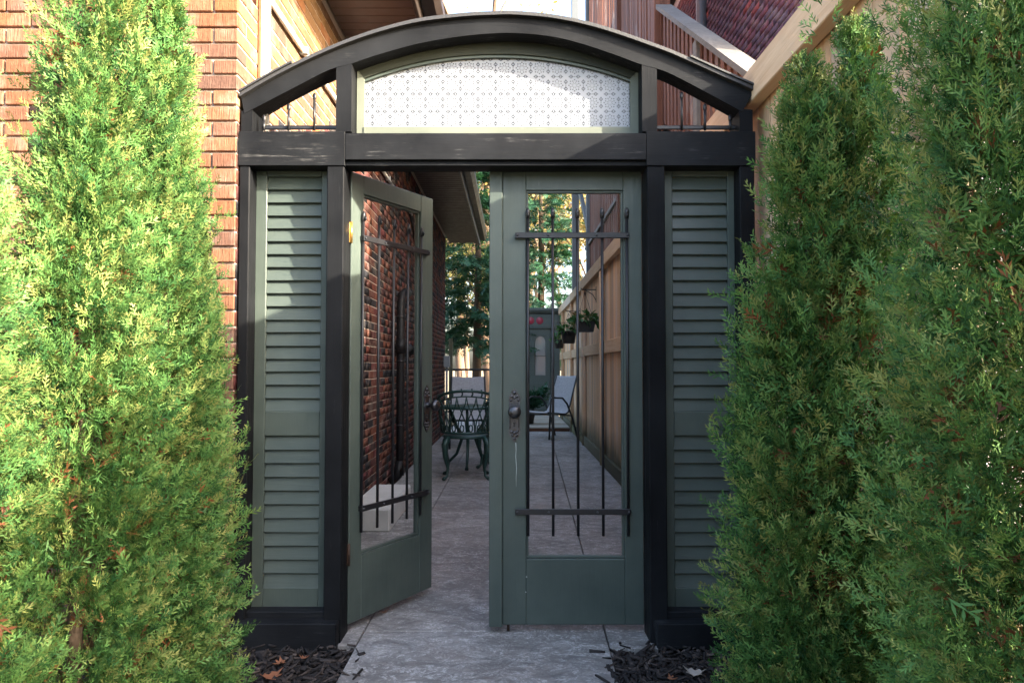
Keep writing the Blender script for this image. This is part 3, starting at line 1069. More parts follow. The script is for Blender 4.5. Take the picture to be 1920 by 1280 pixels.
# arched fanlight: sash and pane of patterned film
FY = Y0 + .088
sL, sR = fx(669, 200, FY), fx(1197, 200, FY)
gl_px = [(683, 147), (720, 134), (770, 120), (820, 110), (870, 104), (930, 101.5), (990, 103.5), (1045, 110), (1100, 121), (1150, 135), (1182, 147)]
GY = FY + .022
gtop = resample([pxz(p, FY) for p in gl_px], 30)
gx0, gx1 = gtop[0][0], gtop[-1][0]
gbot = fz(238.5, FY)
sbot = zb_mid1 + .001
outer_t = [(x, arch_low_at(x) + .012) for x, z in gtop]
outer_t[0] = (sL, arch_low_at(sL) + .012); outer_t[-1] = (sR, arch_low_at(sR) + .012)
sash = MB()
arch_ = MB()
arch_.strip_y(gtop, outer_t, FY - .001, FY + .045)
sash.prism_y([(sL, sbot), (gx0, sbot), (gx0, gtop[0][1]), (sL, outer_t[0][1])], FY + .0005, FY + .045)
sash.prism_y([(gx1, sbot), (sR, sbot), (sR, outer_t[-1][1]), (gx1, gtop[-1][1])], FY + .0005, FY + .045)
sash.box(gx0, gx1, FY - .004, FY + .045, sbot, gbot)
fan = sash.build('fanlight', SASH, gate)
arch_.build('arched_head', SASH_SHADED, fan)
bead = MB()
inner = [(x, z - .012) for x, z in gtop]
bead.strip_y(inner, gtop, FY + .008, FY + .03)
bead.build('bead', GREEN_X, fan)
pane = MB()
poly = [(gx0, gbot), (gx1, gbot)] + [(x, z) for x, z in reversed(gtop)]
pane.prism_y(poly, GY, GY + .004)
pane.build('pane', FILM, fan)

# little iron pickets in the two side openings
for (bx0, bx1, by, sp) in ((500, 629, 240, [(497, 217), (543, 196), (591, 176)]), (1233, 1378, 240, [(1277, 174), (1320, 196), (1367, 216)])):
    yk = Y0 + .06
    m = MB(); m.box(fx(bx0 - 8, by, yk), fx(bx1 + 2, by, yk), yk - .006, yk + .006, fz(by + 3, yk), fz(by - 4, yk), .002)
    gb = m.build('picket_rail', IRON, gate)
    for (sx_, sy_) in sp:
        x, zt, z0 = fx(sx_, 200, yk), fz(sy_, yk), fz(238, yk)
        m = MB()
        m.tube([(x, yk - .012, z0 - .02), (x, yk - .012, zt - .028)], .0055, 6)
        m.tube([(x, yk - .012, zt - .034), (x, yk - .012, zt - .024), (x, yk - .012, zt - .008), (x, yk - .012, zt)], [.004, .0085, .008, .002], 8, flat=.6)
        m.build('picket', IRON, gb)

# shutters
SY = Y0 + .083


def shutter(xa, xb, la, lb, label):
    z_top, z_up0, z_mid1, z_mid0, z_lo0, z_bot = fz(318, SY), fz(771, SY), fz(771, SY), fz(817, SY), fz(1101, SY), fz(1146, SY)
    z_up1 = fz(331, SY)
    m = MB()
    m.box(xa, la, SY, SY + .032, z_bot, zb_side0 + .02, .003)
    m.box(lb, xb, SY, SY + .032, z_bot, zb_side0 + .02, .003)
    m.box(la, lb, SY + .001, SY + .031, z_up1, zb_side0 + .018, .003)
    m.box(la, lb, SY + .001, SY + .031, z_mid0, z_mid1, .003)
    m.box(la, lb, SY + .001, SY + .031, z_bot, z_lo0, .003)
    sh = m.build('shutter', GREEN_Z, gate, label=label)
    for (za, zb_, n) in ((z_up0, z_up1, 18), (z_lo0, z_mid0, 11)):
        p = (zb_ - za) / n
        for i in range(n):
            z = za + i * p + rnd.uniform(-.0015, .0015)
            m = MB()
            y_lo, y_hi, th = SY + .003, SY + .026, .007
            h = p * 1.16
            # a tilted slat: lower edge forward
            pr = [(y_lo, z + .001), (y_lo + .003, z - .002), (y_lo + th, z - .001), (y_hi + .004, z + h - .004), (y_hi, z + h), (y_hi - .004, z + h)]
            x0_, x1_ = la + .001, lb - .001
            n_ = len(pr)
            e0, e1 = rnd.uniform(-.0012, .0012), rnd.uniform(-.0012, .0012)
            vs = [(x0_, y_, z_ + e0) for y_, z_ in pr] + [(x1_, y_ + .5 * e1, z_ + e1) for y_, z_ in pr]
            fs = [tuple(range(n_)), tuple(reversed(range(n_, 2 * n_)))] + [((k + 1) % n_, k, n_ + k, n_ + (k + 1) % n_) for k in range(n_)]
            m.add(vs, fs)
            m.build('slat', GREEN_X, sh)
    m = MB(); m.box(la - .03, lb + .02, SY + .036, SY + .042, z_bot, zb_side0 + .01); m.build('backing', BLACK_Z, sh)
    return sh


shutter(LO1 - .002, LI0 + .002, fx(497, 687, SY), fx(600, 687, SY), 'louvred shutter beside the brick house')
shutter(RI1 - .002, RO0 + .002, fx(1263, 687, SY), fx(1367, 687, SY), 'louvred shutter beside the wooden fence')
# sill boards and base boxes
for (a, b, ba, bb) in ((LO1, LI0, LO0, fx(630, 1190, Y0 - .05)), (RI1, RO0, fx(1232, 1190, Y0 - .05), RO1)):
    m = MB(); m.box(a, b, Y0 + .02, Y0 + .12, fz(1168, Y0 + .02), fz(1146, Y0 + .02), .003); m.build('sill_board', BLACK_X, gate)
    m = MB(); m.box(ba, bb, Y0 - .05, Y0 + .16, -.03, fz(1169, Y0 - .05), .004); m.build('base_board', BLACK_X, gate)

# ---- doors
DW, DH, DT = .612, 1.972, .042
DZ = .068
DYF = Y0 + .118


def make_door(sign, name_label):
    """local: hinge axis at x=0, leaf towards sign*x, outer face at y=0"""
    X = lambda u: u * sign
    m = MB()
    hs, ls = .082, .103
    g0, g1 = .281, 1.887
    m.box(X(0), X(hs), 0, DT, 0, DH, .003)
    m.box(X(DW - ls), X(DW), 0, DT, 0, DH, .003)
    m.box(X(hs), X(DW - ls), .0008, DT - .001, 0, g0, .0025)
    m.box(X(hs), X(DW - ls), .0008, DT - .001, g1, DH, .0025)
    d = m.build('door', GREEN_Z, None, label=name_label)
    d.parent = gate
    # glazing bead, pane
    m = MB()
    for (a, b, c_, e) in ((hs, DW - ls, g0, g0 + .012), (hs, DW - ls, g1 - .010, g1), (hs, hs + .010, g0 + .012, g1 - .010), (DW - ls - .010, DW - ls, g0 + .012, g1 - .010)):
        m.box(X(a), X(b), .010, DT - .010, c_, e, .002)
    m.build('glazing_bead', GREEN_X, d)
    m = MB(); m.box(X(hs + .008), X(DW - ls - .008), .022, .026, g0 + .01, g1 - .008); m.build('pane', GLASS, d)
    # iron guard: two flat bars and five upright pickets
    for zc in (.487, 1.684):
        m = MB(); m.box(X(hs - .024), X(DW - ls + .048), -.024, -.012, zc - .0125, zc + .0125, .002)
        m.box(X(hs - .024), X(hs - .008), -.012, 0, zc - .011, zc + .011)
        m.box(X(DW - ls + .03), X(DW - ls + .048), -.012, 0, zc - .011, zc + .011)
        cb = m.build('guard_bar', IRON, d)
        for u in (hs - .016, hs + .12, hs + .33, DW - ls + .038):
            m = MB(); m.lathe([(.0, .007), (.003, .006), (.0052, .002), (.0055, 0)], (X(u), -.024, zc), 8, 'y'); m.build('rivet', NICKEL, cb)
    for i in range(5):
        u = DW - ls - .008 - i * .1082 + .0
        m = MB()
        m.tube([(X(u), -.009, .382), (X(u), -.009, 1.765)], .0068, 6)
        m.tube([(X(u), -.009, 1.755), (X(u), -.010, 1.768), (X(u), -.013, 1.785), (X(u), -.014, 1.800), (X(u), -.010, 1.806)], [.006, .0105, .0105, .008, .003], 8, flat=.65)
        m.tube([(X(u), -.020, 1.762), (X(u), -.023, 1.772), (X(u), -.021, 1.782)], [.003, .006, .004], 6)
        m.build('picket', IRON, d)
    # knob and ornate back plate
    ku, kz = DW - .052, .900
    pl = [(0, .118), (.012, .107), (.016, .095), (.024, .086), (.026, .07), (.0235, .055), (.0235, -.055), (.026, -.066), (.025, -.082), (.016, -.092), (.010, -.106), (0, -.117)]
    poly = [(X(ku + x), kz + z) for x, z in pl] + [(X(ku - x), kz + z) for x, z in reversed(pl[1:-1])]
    m = MB(); m.prism_y(poly, -.005, 0.0)
    plate = m.build('back_plate', NICKEL, d)
    m = MB()
    for (dx, dz, r_) in ((0, .098, .008), (.011, .082, .007), (-.011, .082, .007), (0, .075, .006), (.016, .066, .006), (-.016, .066, .006), (0, -.075, .008),
                         (.012, -.071, .007), (-.012, -.071, .007), (.008, -.086, .006), (-.008, -.086, .006), (0, -.100, .006), (0, -.045, .004)):
        m.lathe([(0, .005), (r_ * .6, .004), (r_, 0)], (X(ku + dx), -.005, kz + dz), 8, 'y')
    m.tube([(X(ku), -.005, kz - .028), (X(ku), -.005, kz - .036)], .0055, 6)
    for s_ in (-1, 1):
        m.tube([(X(ku + s_ * .019), -.005, kz - .055), (X(ku + s_ * .019), -.005, kz + .055)], .0022, 6)
    m.build('plate_ornament', NICKEL, d)
    m = MB(); m.lathe([(.016, 0), (.015, .006), (.010, .012), (.0095, .026), (.016, .032), (.025, .040), (.0285, .050), (.026, .061), (.018, .068), (.008, .0705), (0, .071)], (X(ku), -.005, kz + .018), 20, 'y')
    m.build('door_knob', NICKEL, d)
    return d


rd = make_door(-1, 'closed door with a meeting strip')
rd.location = Vector((RI0 - .003, DYF, DZ)) - gate.location
m = MB(); m.box(-DW - .058, -DW - .0002, -.012, DT + .012, -.006, DH - .002, .003); m.build('meeting_strip', GREEN_Z, rd)
m = MB(); m.tube([(-DW + .025, .012, .05), (-DW + .025, .012, -.028)], .006, 8); m.build('drop_bolt', RUST, rd)
m = MB()
pr = [(0, 0), (.001, -.03), (-.0005, -.06), (.003, -.11), (.001, -.15), (.0015, -.19)]
m.tube([(-(DW - .052) + .006 + a, -.0006, .782 + b) for a, b in pr], [.0016, .0012, .0016, .0014, .001, .0004], 5)
m.build('paint_run', LEAD, rd)
for (a, b) in ((-DW + .104, .205), (-DW + .101, .14)):
    m = MB(); m.lathe([(0, .0006), (.003, .0006), (.0034, 0)], (a, 0, b), 6, 'y'); m.build('paint_fleck', LEAD, rd)
ld = make_door(1, 'door standing ajar, swung into the yard')
ld.location = Vector((LI1 + .006, DYF + .004, DZ)) - gate.location
ld.rotation_euler = (0, 0, R(60.5))
for zc, mt in ((1.70, BRASS), (.30, RUST)):
    m = MB(); m.box(-.028, .0015, -.002, .028, zc - .045, zc + .045, .002); m.tube([(-.004, -.004, zc - .047), (-.004, -.004, zc + .047)], .006, 8)
    m.build('hinge', mt, ld)

# ------------------------------------------------------------------ wooden fence on the right
fence = thing('wooden_fence', 'tall board fence of weathered orange and grey cedar, right of the path', 'fence', (FENCE_X, 3.0, 0))
FZ = 2.46
FY0, FY1 = 1.72, 15.9
y = FY0
NB = 0
while y < FY1:
    wd = .138
    m = MB(); m.box(FENCE_X + rnd.uniform(0, .004), FENCE_X + .02, y, y + wd, .03, FZ - .02 + rnd.uniform(-.003, .003), .003)
    m.build('board', CEDAR_V, fence)
    y += wd + .005
    NB += 1
m = MB(); m.box(FENCE_X + .021, FENCE_X + .036, FY0, FY1, .03, FZ - .03, .002); m.build('backing', CEDAR_H, fence)
posts_y = [1.76, 4.05, 6.2, 8.45, 10.6, 12.75, 14.9]
for yk in posts_y:
    if not (2.6 < yk < 3.4):
        m = MB(); m.box(FENCE_X - .055, FENCE_X - .001, yk, yk + .09, SLAB if yk > 3 else 0, FZ - .16, .004); m.build('post', CEDAR_V, fence)
edges = [FY0] + posts_y[1:] + [FY1]
for a, b in zip(edges[:-1], edges[1:]):
    m = MB(); m.box(FENCE_X - .06, FENCE_X - .001, a, b - .003, FZ - .15, FZ, .004); m.build('top_rail', CEDAR_H, fence)
    a2 = a + .092 if a != FY0 else a
    if b > 3.2:
        m = MB(); m.box(FENCE_X - .036, FENCE_X - .001, a2, b - .002, 1.33, 1.47, .004); m.build('middle_rail', CEDAR_H, fence)
    m = MB(); m.box(FENCE_X - .036, FENCE_X - .001, a2, b - .002, SLAB if a2 > 3.2 else .0, .17, .004); m.build('kickboard', KICK, fence)
m = MB(); m.box(FENCE_X - .03, FENCE_X + .03, FY0, FY1, FZ + .001, FZ + .022, .004); m.build('cap_board', STAIR_H, fence)

# ------------------------------------------------------------------ neighbour: brick house, stair tower
nb_ = thing('neighbour_house', 'dark red brick house rising behind the wooden fence', 'house', (2.2, 4.15, 0))
NX = 2.2
m = MB(); m.box(NX + .0035, 9.0, 4.15, 14.6, -.1, 6.1); m.build('wall', MORTAR_G, nb_)
sv, stt = [], []
for r_ in range(int((6.06 - 2.0) / PZ)):
    zc = 2.0 + r_ * PZ
    y = 4.15 - (r_ % 2) * PX / 2
    while y < 14.5:
        a, b = max(y, 4.15), min(y + BW, 14.6)
        if b - a > .03:
            sv.append(base * np.array([.03, b - a, BH]) + np.array([NX + .0145 + rnd.uniform(-.001, .001), (a + b) / 2, zc]) - np.array(nb_.location))
            t_ = rnd.random(); stt += [t_] * 8
        y += PX
me = raw_mesh('brickwork', BR_RED, np.concatenate(sv), (Qb[None] + (np.arange(len(sv)) * 8)[:, None, None]).reshape(-1, 4), np.array(stt))
mesh_obj('brickwork', me, nb_, 'stuff')
m = MB(); m.tube([(NX - .05, 8.1, 2), (NX - .05, 8.1, 6.08)], .06, 10); m.build('downpipe', SLATE, nb_)
m = MB(); m.box(NX - .1, 9.2, 4.0, 14.8, 6.1, 6.25, .01); m.build('roof', ROOFMAT, nb_)

TX = 1.38
tower = thing('wooden_staircase', 'brown wooden outside staircase with tall slatted sides behind the fence', 'staircase', (TX, 4.2, 0))
sA, sB = Vector((TX, 4.1, 2.88)), Vector((TX, 6.5, 4.46))      # handrail line


def rail_z(y): return sA.z + (y - sA.y) * (sB.z - sA.z) / (sB.y - sA.y)


def slant(m, y0, y1, x0, x1, zf, h):
    vs = [(x, y, zf(y) + d) for x in (x0, x1) for y in (y0, y1) for d in (0, h)]
    m.add(vs, [(0, 1, 3, 2), (4, 6, 7, 5), (0, 4, 5, 1), (2, 3, 7, 6), (0, 2, 6, 4), (1, 5, 7, 3)])


m = MB(); slant(m, sA.y - .15, sB.y, TX - .07, TX + .07, lambda y: rail_z(y) - .03, .045); m.build('handrail', STAIR_H, tower)
m = MB(); slant(m, sA.y - .15, sB.y, TX + .022, TX + .06, lambda y: rail_z(y) - .14, .10); m.build('rail_board', STAIR_V, tower)
m = MB(); slant(m, sA.y - .3, sB.y, TX + .022, TX + .06, lambda y: rail_z(y) - 1.1, .24); m.build('stringer', STAIR_V, tower)
y = sA.y - .05
while y < sB.y - .05:
    m = MB(); slant(m, y, y + .075, TX - .02, TX + .02, lambda q: rail_z(q) - 1.05, 1.0); m.build('baluster', STAIR_V, tower)
    y += .135
for i in range(9):
    yk = sA.y + .1 + i * .27
    m = MB(); m.box(TX + .065, TX + .72, yk, yk + .26, rail_z(yk) - .98, rail_z(yk) - .94, .003); m.build('tread', STAIR_H, tower)
for yk in (4.12, 5.22):
    m = MB(); m.box(TX - .05, TX + .04, yk - .05, yk + .05, 1.5, rail_z(yk) - .06, .004); m.build('post', STAIR_H, tower)
# tall slatted side below and beyond the flight
y = 4.2
while y < 13.0:
    top = rail_z(y) - 1.12 if y < sB.y else 7.2 + (y - 6) * .2
    x = TX + .075 if y < sB.y else TX - .02
    wd = rnd.choice((.085, .09, .12, .135))
    m = MB(); m.box(x, x + .022, y, y + wd, 1.6, top + rnd.uniform(-.02, .02), .003); m.build('slat', STAIR_V, tower)
    y += wd + (.006 if y < sB.y else rnd.choice((.03, .045, .07, .09)))
for yk, ht in ((6.55, 7.4), (8.9, 8.0), (12.6, 9.5), (15.6, 9.5)):
    m = MB(); m.box(TX - .075, TX + .075, yk, yk + .15, -.1, ht, .006); m.build('post', SLATE if yk > 9 else STAIR_V, tower)
m = MB(); m.box(TX - .05, TX + .9, 6.55, 13.2, 3.30, 3.36, .004); m.build('landing', STAIR_H, tower)
m = MB(); m.box(TX - .02, TX + .9, 13.3, 16.2, 5.2, 5.35, .004); m.build('landing', SLATE, tower)
m = MB(); slant(m, 12.9, 15.6, TX - .03, TX + .03, lambda y: 5.3 - (15.6 - y) * .66, .14); m.build('stringer', SLATE, tower)
m = MB(); m.box(TX + .12, TX + .16, 11.3, 13.5, 2.3, 3.9, .004); m.build('siding_panel', WHITE_SIDING, tower)

# ------------------------------------------------------------------ courtyard things
cs = MB(); cs.box(WALL_X + .008, -.848, 5.08, 6.12, SLAB - .005, .195, .012)
tag(cs.build('concrete_step', CONCRETE_WHITE, loc=(-1.0, 5.6, SLAB)), 'low whitewashed concrete step against the brick wall inside the ajar door', 'step')

# wooden platform at the far end
deck = thing('wooden_deck', 'low platform of pale planks in front of the far green door', 'deck', (.35, 12.9, SLAB))
for i in range(22):
    yk = 12.9 + i * .142
    m = MB(); m.box(-.30, FENCE_X - .06, yk, yk + .136, .082, .112, .004); m.build('plank', DECK_H, deck)
m = MB(); m.box(-.30, FENCE_X - .06, 12.88, 12.898, SLAB, .080, .003); m.build('fascia', DECK_F, deck)

# far green door in its panelled surround
SHY = 16.0
shed = thing('garden_door', 'dark green panelled door with arched panes and red roundels at the end of the yard', 'door', (.6, SHY, .11))
m = MB(); m.box(-.02, 1.06, SHY + .05, SHY + .3, .11, 2.36, .006); m.build('surround', SHED_GREEN, shed)
m = MB(); m.box(-.06, 1.09, SHY - .08, SHY + .32, 2.40, 2.47, .008); m.box(-.04, 1.08, SHY - .04, SHY + .32, 2.362, 2.40, .006); m.build('cornice', SHED_GREEN, shed)
m = MB(); m.box(.0, 1.06, SHY + .0, SHY + .048, 2.05, 2.34, .004); m.box(-.02, 1.07, SHY - .03, SHY + .048, 2.02, 2.048, .004); fz_ = m.build('frieze', SHED_GREEN, shed)
for px_c in (995, 1012):
    xk = fx(px_c, 602, SHY)
    m = MB(); m.lathe([(0, .016), (.05, .012), (.075, .004), (.08, 0)], (xk, SHY - .0, fz(601, SHY)), 16, 'y'); m.build('roundel', ROSE, fz_)
m = MB(); m.box(.86, 1.06, SHY + .004, SHY + .048, .12, 2.018, .004); m.build('pilaster', SHED_GREEN, shed)
dl, dr = .08, .84
m = MB()
m.box(dl, dr, SHY + .006, SHY + .046, .12, .98, .004)
m.box(dl, dr, SHY + .006, SHY + .046, 1.86, 2.015, .004)
for (a, b) in ((dl, dl + .1), (.40, .50), (dr - .09, dr)):
    m.box(a, b, SHY + .006, SHY + .046, .98, 1.86, .004)
m.box(dl + .02, dr - .02, SHY - .002, SHY + .006, .22, .26, .002); m.box(dl + .02, dr - .02, SHY - .002, SHY + .006, .78, .82, .002)
dd = m.build('door_leaf', SHED_GREEN, shed)
for (a, b) in ((dl + .1, .40), (.50, dr - .09)):
    cx, hw = (a + b) / 2, (b - a) / 2 - .012
    arc = [(cx + hw * math.cos(t), 1.70 + .15 * math.sin(t)) for t in np.linspace(0, math.pi, 13)]
    m = MB(); m.prism_y([(cx - hw, 1.42), (cx + hw, 1.42)] + arc, SHY + .024, SHY + .028); m.build('pane', MIRROR, dd)
    m = MB(); m.box(cx - hw, cx + hw, SHY + .024, SHY + .028, .99, 1.405); m.build('pane', MIRROR, dd)
    m = MB(); m.box(a, b, SHY + .01, SHY + .04, 1.406, 1.419); m.build('glazing_bar', SHED_GREEN, dd)
    top_ = [(cx - hw - .012, 1.86), (cx + hw + .012, 1.86)]
    m = MB()
    lo_ = [(cx - hw - .011, 1.70)] + list(reversed(arc)) + [(cx + hw + .011, 1.70)]
    hi_ = [(x, 1.859) for x, z in lo_]
    m.strip_y(lo_, hi_, SHY + .008, SHY + .044); m.build('arch_spandrel', SHED_GREEN, dd)

# iron railing at the far left
rl = thing('iron_railing', 'black iron railing between the house corner and the far tree', 'railing', (-.8, 14.2, SLAB))
for zk in (1.12, .30):
    m = MB(); m.box(-1.5, .0, 14.18, 14.22, zk - .02, zk + .02, .004); m.build('rail', IRON, rl)
x = -1.45
while x < .0:
    m = MB(); m.tube([(x, 14.2, SLAB), (x, 14.2, 1.10)], .009, 6); m.build('baluster', IRON, rl)
    x += .115
gp = MB(); gp.box(-1.22, -1.15, 14.0, 14.07, 0, 1.72, .004)
tag(gp.build('garden_post', KICK, loc=(-1.18, 14.03, 0)), 'upright mossy green post at the corner of the brick house', 'post')


# sling chairs
def sling_chair(label):
    """local, facing -y, 0.58 wide"""
    t = thing('sling_chair', label, 'chair', (0, 0, 0), 'grey sling chairs in the yard', local=True)
    W = .27
    for s in (-1, 1):
        x = s * W
        m = MB(); m.tube([(x, -.26, 0), (x, -.24, .40), (x, -.23, .62), (x, -.18, .655), (x, .02, .645)], .016, 8); m.build('leg', CHAIR_FRAME, t)
        m = MB(); m.tube([(x, .34, 0), (x, .24, .30), (x, .12, .55), (x, .02, .645)], .016, 8); m.build('leg', CHAIR_FRAME, t)
        m = MB(); m.tube([(x * .93, -.27, .425), (x * .93, .10, .385), (x * .93, .16, .42), (x * .93, .27, .75), (x * .90, .36, 1.0)], .014, 8); m.build('side_rail', CHAIR_FRAME, t)
    m = MB(); m.tube([(-W, -.245, .395), (W, -.245, .395)], .013, 8); m.tube([(-W, .2, .36), (W, .2, .36)], .012, 8); m.build('stretcher', CHAIR_FRAME, t)
    prof = [(-.285, .425), (-.25, .437), (-.1, .418), (.08, .402), (.14, .42), (.18, .50), (.27, .75), (.345, .97), (.355, 1.0), (.37, .99)]
    m = MB()
    n = len(prof)
    w_ = W * .93
    vs, fs = [], []
    for q in (0, .008):
        for (yk, zk) in prof:
            for xk in (-w_, -w_ * .3, w_ * .3, w_):
                sag = -.012 if abs(xk) < w_ * .5 else 0
                vs.append((xk, yk - sag * .6, zk + sag - q))
    for q in range(2):
        o = q * n * 4
        for i in range(n - 1):
            for j in range(3):
                f = (o + i * 4 + j, o + i * 4 + j + 1, o + (i + 1) * 4 + j + 1, o + (i + 1) * 4 + j)
                fs.append(f if q == 0 else tuple(reversed(f)))
    m.add(vs, fs, True)
    m.build('sling', SLING, t)
    return t


ch1 = sling_chair('grey sling armchair standing on the patio by the fence, under the hanging pots')
ch1.location = (.62, 11.75, SLAB); ch1.rotation_euler = (0, 0, R(-52))
ch2 = copy_tree(ch1)
ch2['label'] = 'grey sling chair behind the green cast iron set, by the railing'
ch2.location = (-.62, 10.4, SLAB); ch2.rotation_euler = (0, 0, R(5))


# cast iron set
def cast_chair(label):
    """local, facing +y (its back towards the gate), lattice back"""
    t = thing('cast_iron_chair', label, 'chair', (0, 0, 0), 'green cast iron chairs round the table', local=True)
    for (sx_, sy_) in ((-1, -1), (1, -1), (-1, 1), (1, 1)):
        x, y = sx_ * .19, sy_ * .17
        m = MB(); m.tube([(x * .95, y * .95, .43), (x * 1.14, y * 1.14, .36), (x * 1.12, y * 1.12, .24), (x * .98, y * .98, .12), (x * 1.02, y * 1.04, .04), (x * 1.22, y * 1.24, .012)],
                         [.030, .036, .024, .016, .014, .020], 8); m.build('leg', CAST_GREEN, t)
    m = MB(); m.lathe([(.0, .445), (.22, .445), (.245, .437), (.25, .425), (.235, .415), (0, .415)], (0, 0, 0), 20); m.build('seat', CAST_GREEN, t)
    # curved back wrapping round the seat
    A = [R(a) for a in np.linspace(-205, 25, 25)]

    def bp(a, z, rr=.255):
        flare = 1 + .22 * (z - .45) / .45
        return (rr * flare * math.cos(a), rr * flare * math.sin(a) * .92, z)

    def crest(a):
        d = abs(a + math.pi / 2)
        return .90 - .20 * (d / R(115)) ** 2
    m = MB(); m.tube([bp(a, crest(a)) for a in A], .015, 8)
    m.tube([bp(a, crest(a) - .055) for a in A], .008, 6)
    for k in range(1, 24, 2):
        m.tube([bp(A[k], crest(A[k]) - .055), bp(A[k] + .04, crest(A[k]) - .03), bp(A[k], crest(A[k]) + .025)], .009, 6)
    m.build('top_rail', CAST_GREEN, t)
    m = MB(); m.tube([bp(a, .475) for a in A], .012, 8); m.build('lower_rail', CAST_GREEN, t)
    for k in range(0, 24, 2):
        a0, a1 = A[k], A[k + 2] if k + 2 < 25 else A[-1]
        am = (a0 + a1) / 2
        h0, h1 = .48, crest(am) - .055
        zz = lambda f: h0 + (h1 - h0) * f
        m = MB()
        m.tube([bp(a0, zz(0)), bp(a0 + (a1 - a0) * .12, zz(.3)), bp(am, zz(.55)), bp(a0 + (a1 - a0) * .88, zz(.8)), bp(a1, zz(1))], .0075, 6)
        m.tube([bp(a1, zz(0)), bp(a0 + (a1 - a0) * .88, zz(.3)), bp(am, zz(.55)), bp(a0 + (a1 - a0) * .12, zz(.8)), bp(a0, zz(1))], .0075, 6)
        ring_ = [bp(am + .075 * math.cos(q), zz(.12) + .035 * math.sin(q)) for q in np.linspace(0, 2 * math.pi, 11)]
        m.tube(ring_, .007, 6, cap=False)
        m.build('lattice', CAST_GREEN, t)
    return t


cc1 = cast_chair('green cast iron armchair nearest the gate, its lattice back turned to the doors')
cc1.location = (-.475, 7.55, SLAB); cc1.rotation_euler = (0, 0, R(4))
cc2 = copy_tree(cc1)
cc2['label'] = 'green cast iron chair half hidden behind the closed door, beside the round table'
cc2.location = (-.13, 8.35, SLAB); cc2.rotation_euler = (0, 0, R(75))
tb = thing('cast_iron_table', 'round green cast iron table beyond the lattice backed chair', 'table', (-.50, 8.35, SLAB), local=True)
m = MB(); m.lathe([(0, .70), (.34, .70), (.36, .69), (.36, .67), (.33, .665), (0, .665)], (0, 0, 0), 28); m.build('tabletop', CAST_GREEN, tb)
for k in range(3):
    a = R(30 + 120 * k)
    c_, s_ = math.cos(a), math.sin(a)
    m = MB(); m.tube([(.26 * c_, .26 * s_, .665), (.20 * c_, .20 * s_, .5), (.08 * c_, .08 * s_, .34), (.16 * c_, .16 * s_, .14), (.27 * c_, .27 * s_, .04), (.31 * c_, .31 * s_, .012)],
                     [.016, .018, .02, .018, .016, .022], 8); m.build('leg', CAST_GREEN, tb)
m = MB(); m.tube([(0.09 * math.cos(q), .09 * math.sin(q), .34) for q in np.linspace(0, 2 * math.pi, 13)], .012, 6, cap=False); m.build('ring', CAST_GREEN, tb)


# hanging planters and their brackets
def leaf_ball(name, parent, c, rx, rz, n, size, seed, droop=0.0):
    gn = np.random.default_rng(seed)
    u = unit(gn.standard_normal((n, 3)))
    u[:, 2] = np.abs(u[:, 2]) * .9 - .15
    p = np.array(c) + u * np.array([rx, rx * .8, rz]) * (gn.random((n, 1)) ** .4)
    d = unit(u + .5 * gn.standard_normal((n, 3)) - np.array([0, 0, droop]))
    me = scatter_mesh(name, PLANT_LEAF, BROAD, p, d, unit(gn.standard_normal((n, 3)) + np.array([0, 0, .8])), size * (.6 + .8 * gn.random(n)), np.clip(gn.random(n), 0, .95), gn, .1, ORG[parent.name])
    return mesh_obj(name, me, parent)


BROAD = []
for q in range(4):
    V = np.array([(0, 0, 0), (.25, .20, .03), (.62, .24, .02), (1, 0, -.08 - .05 * q), (.62, -.24, .02), (.25, -.20, .03)], float)
    BROAD.append((V, np.array([(0, 1, 2, 3), (0, 3, 4, 5)]), np.array([0, .3, .6, 1, .6, .3])))

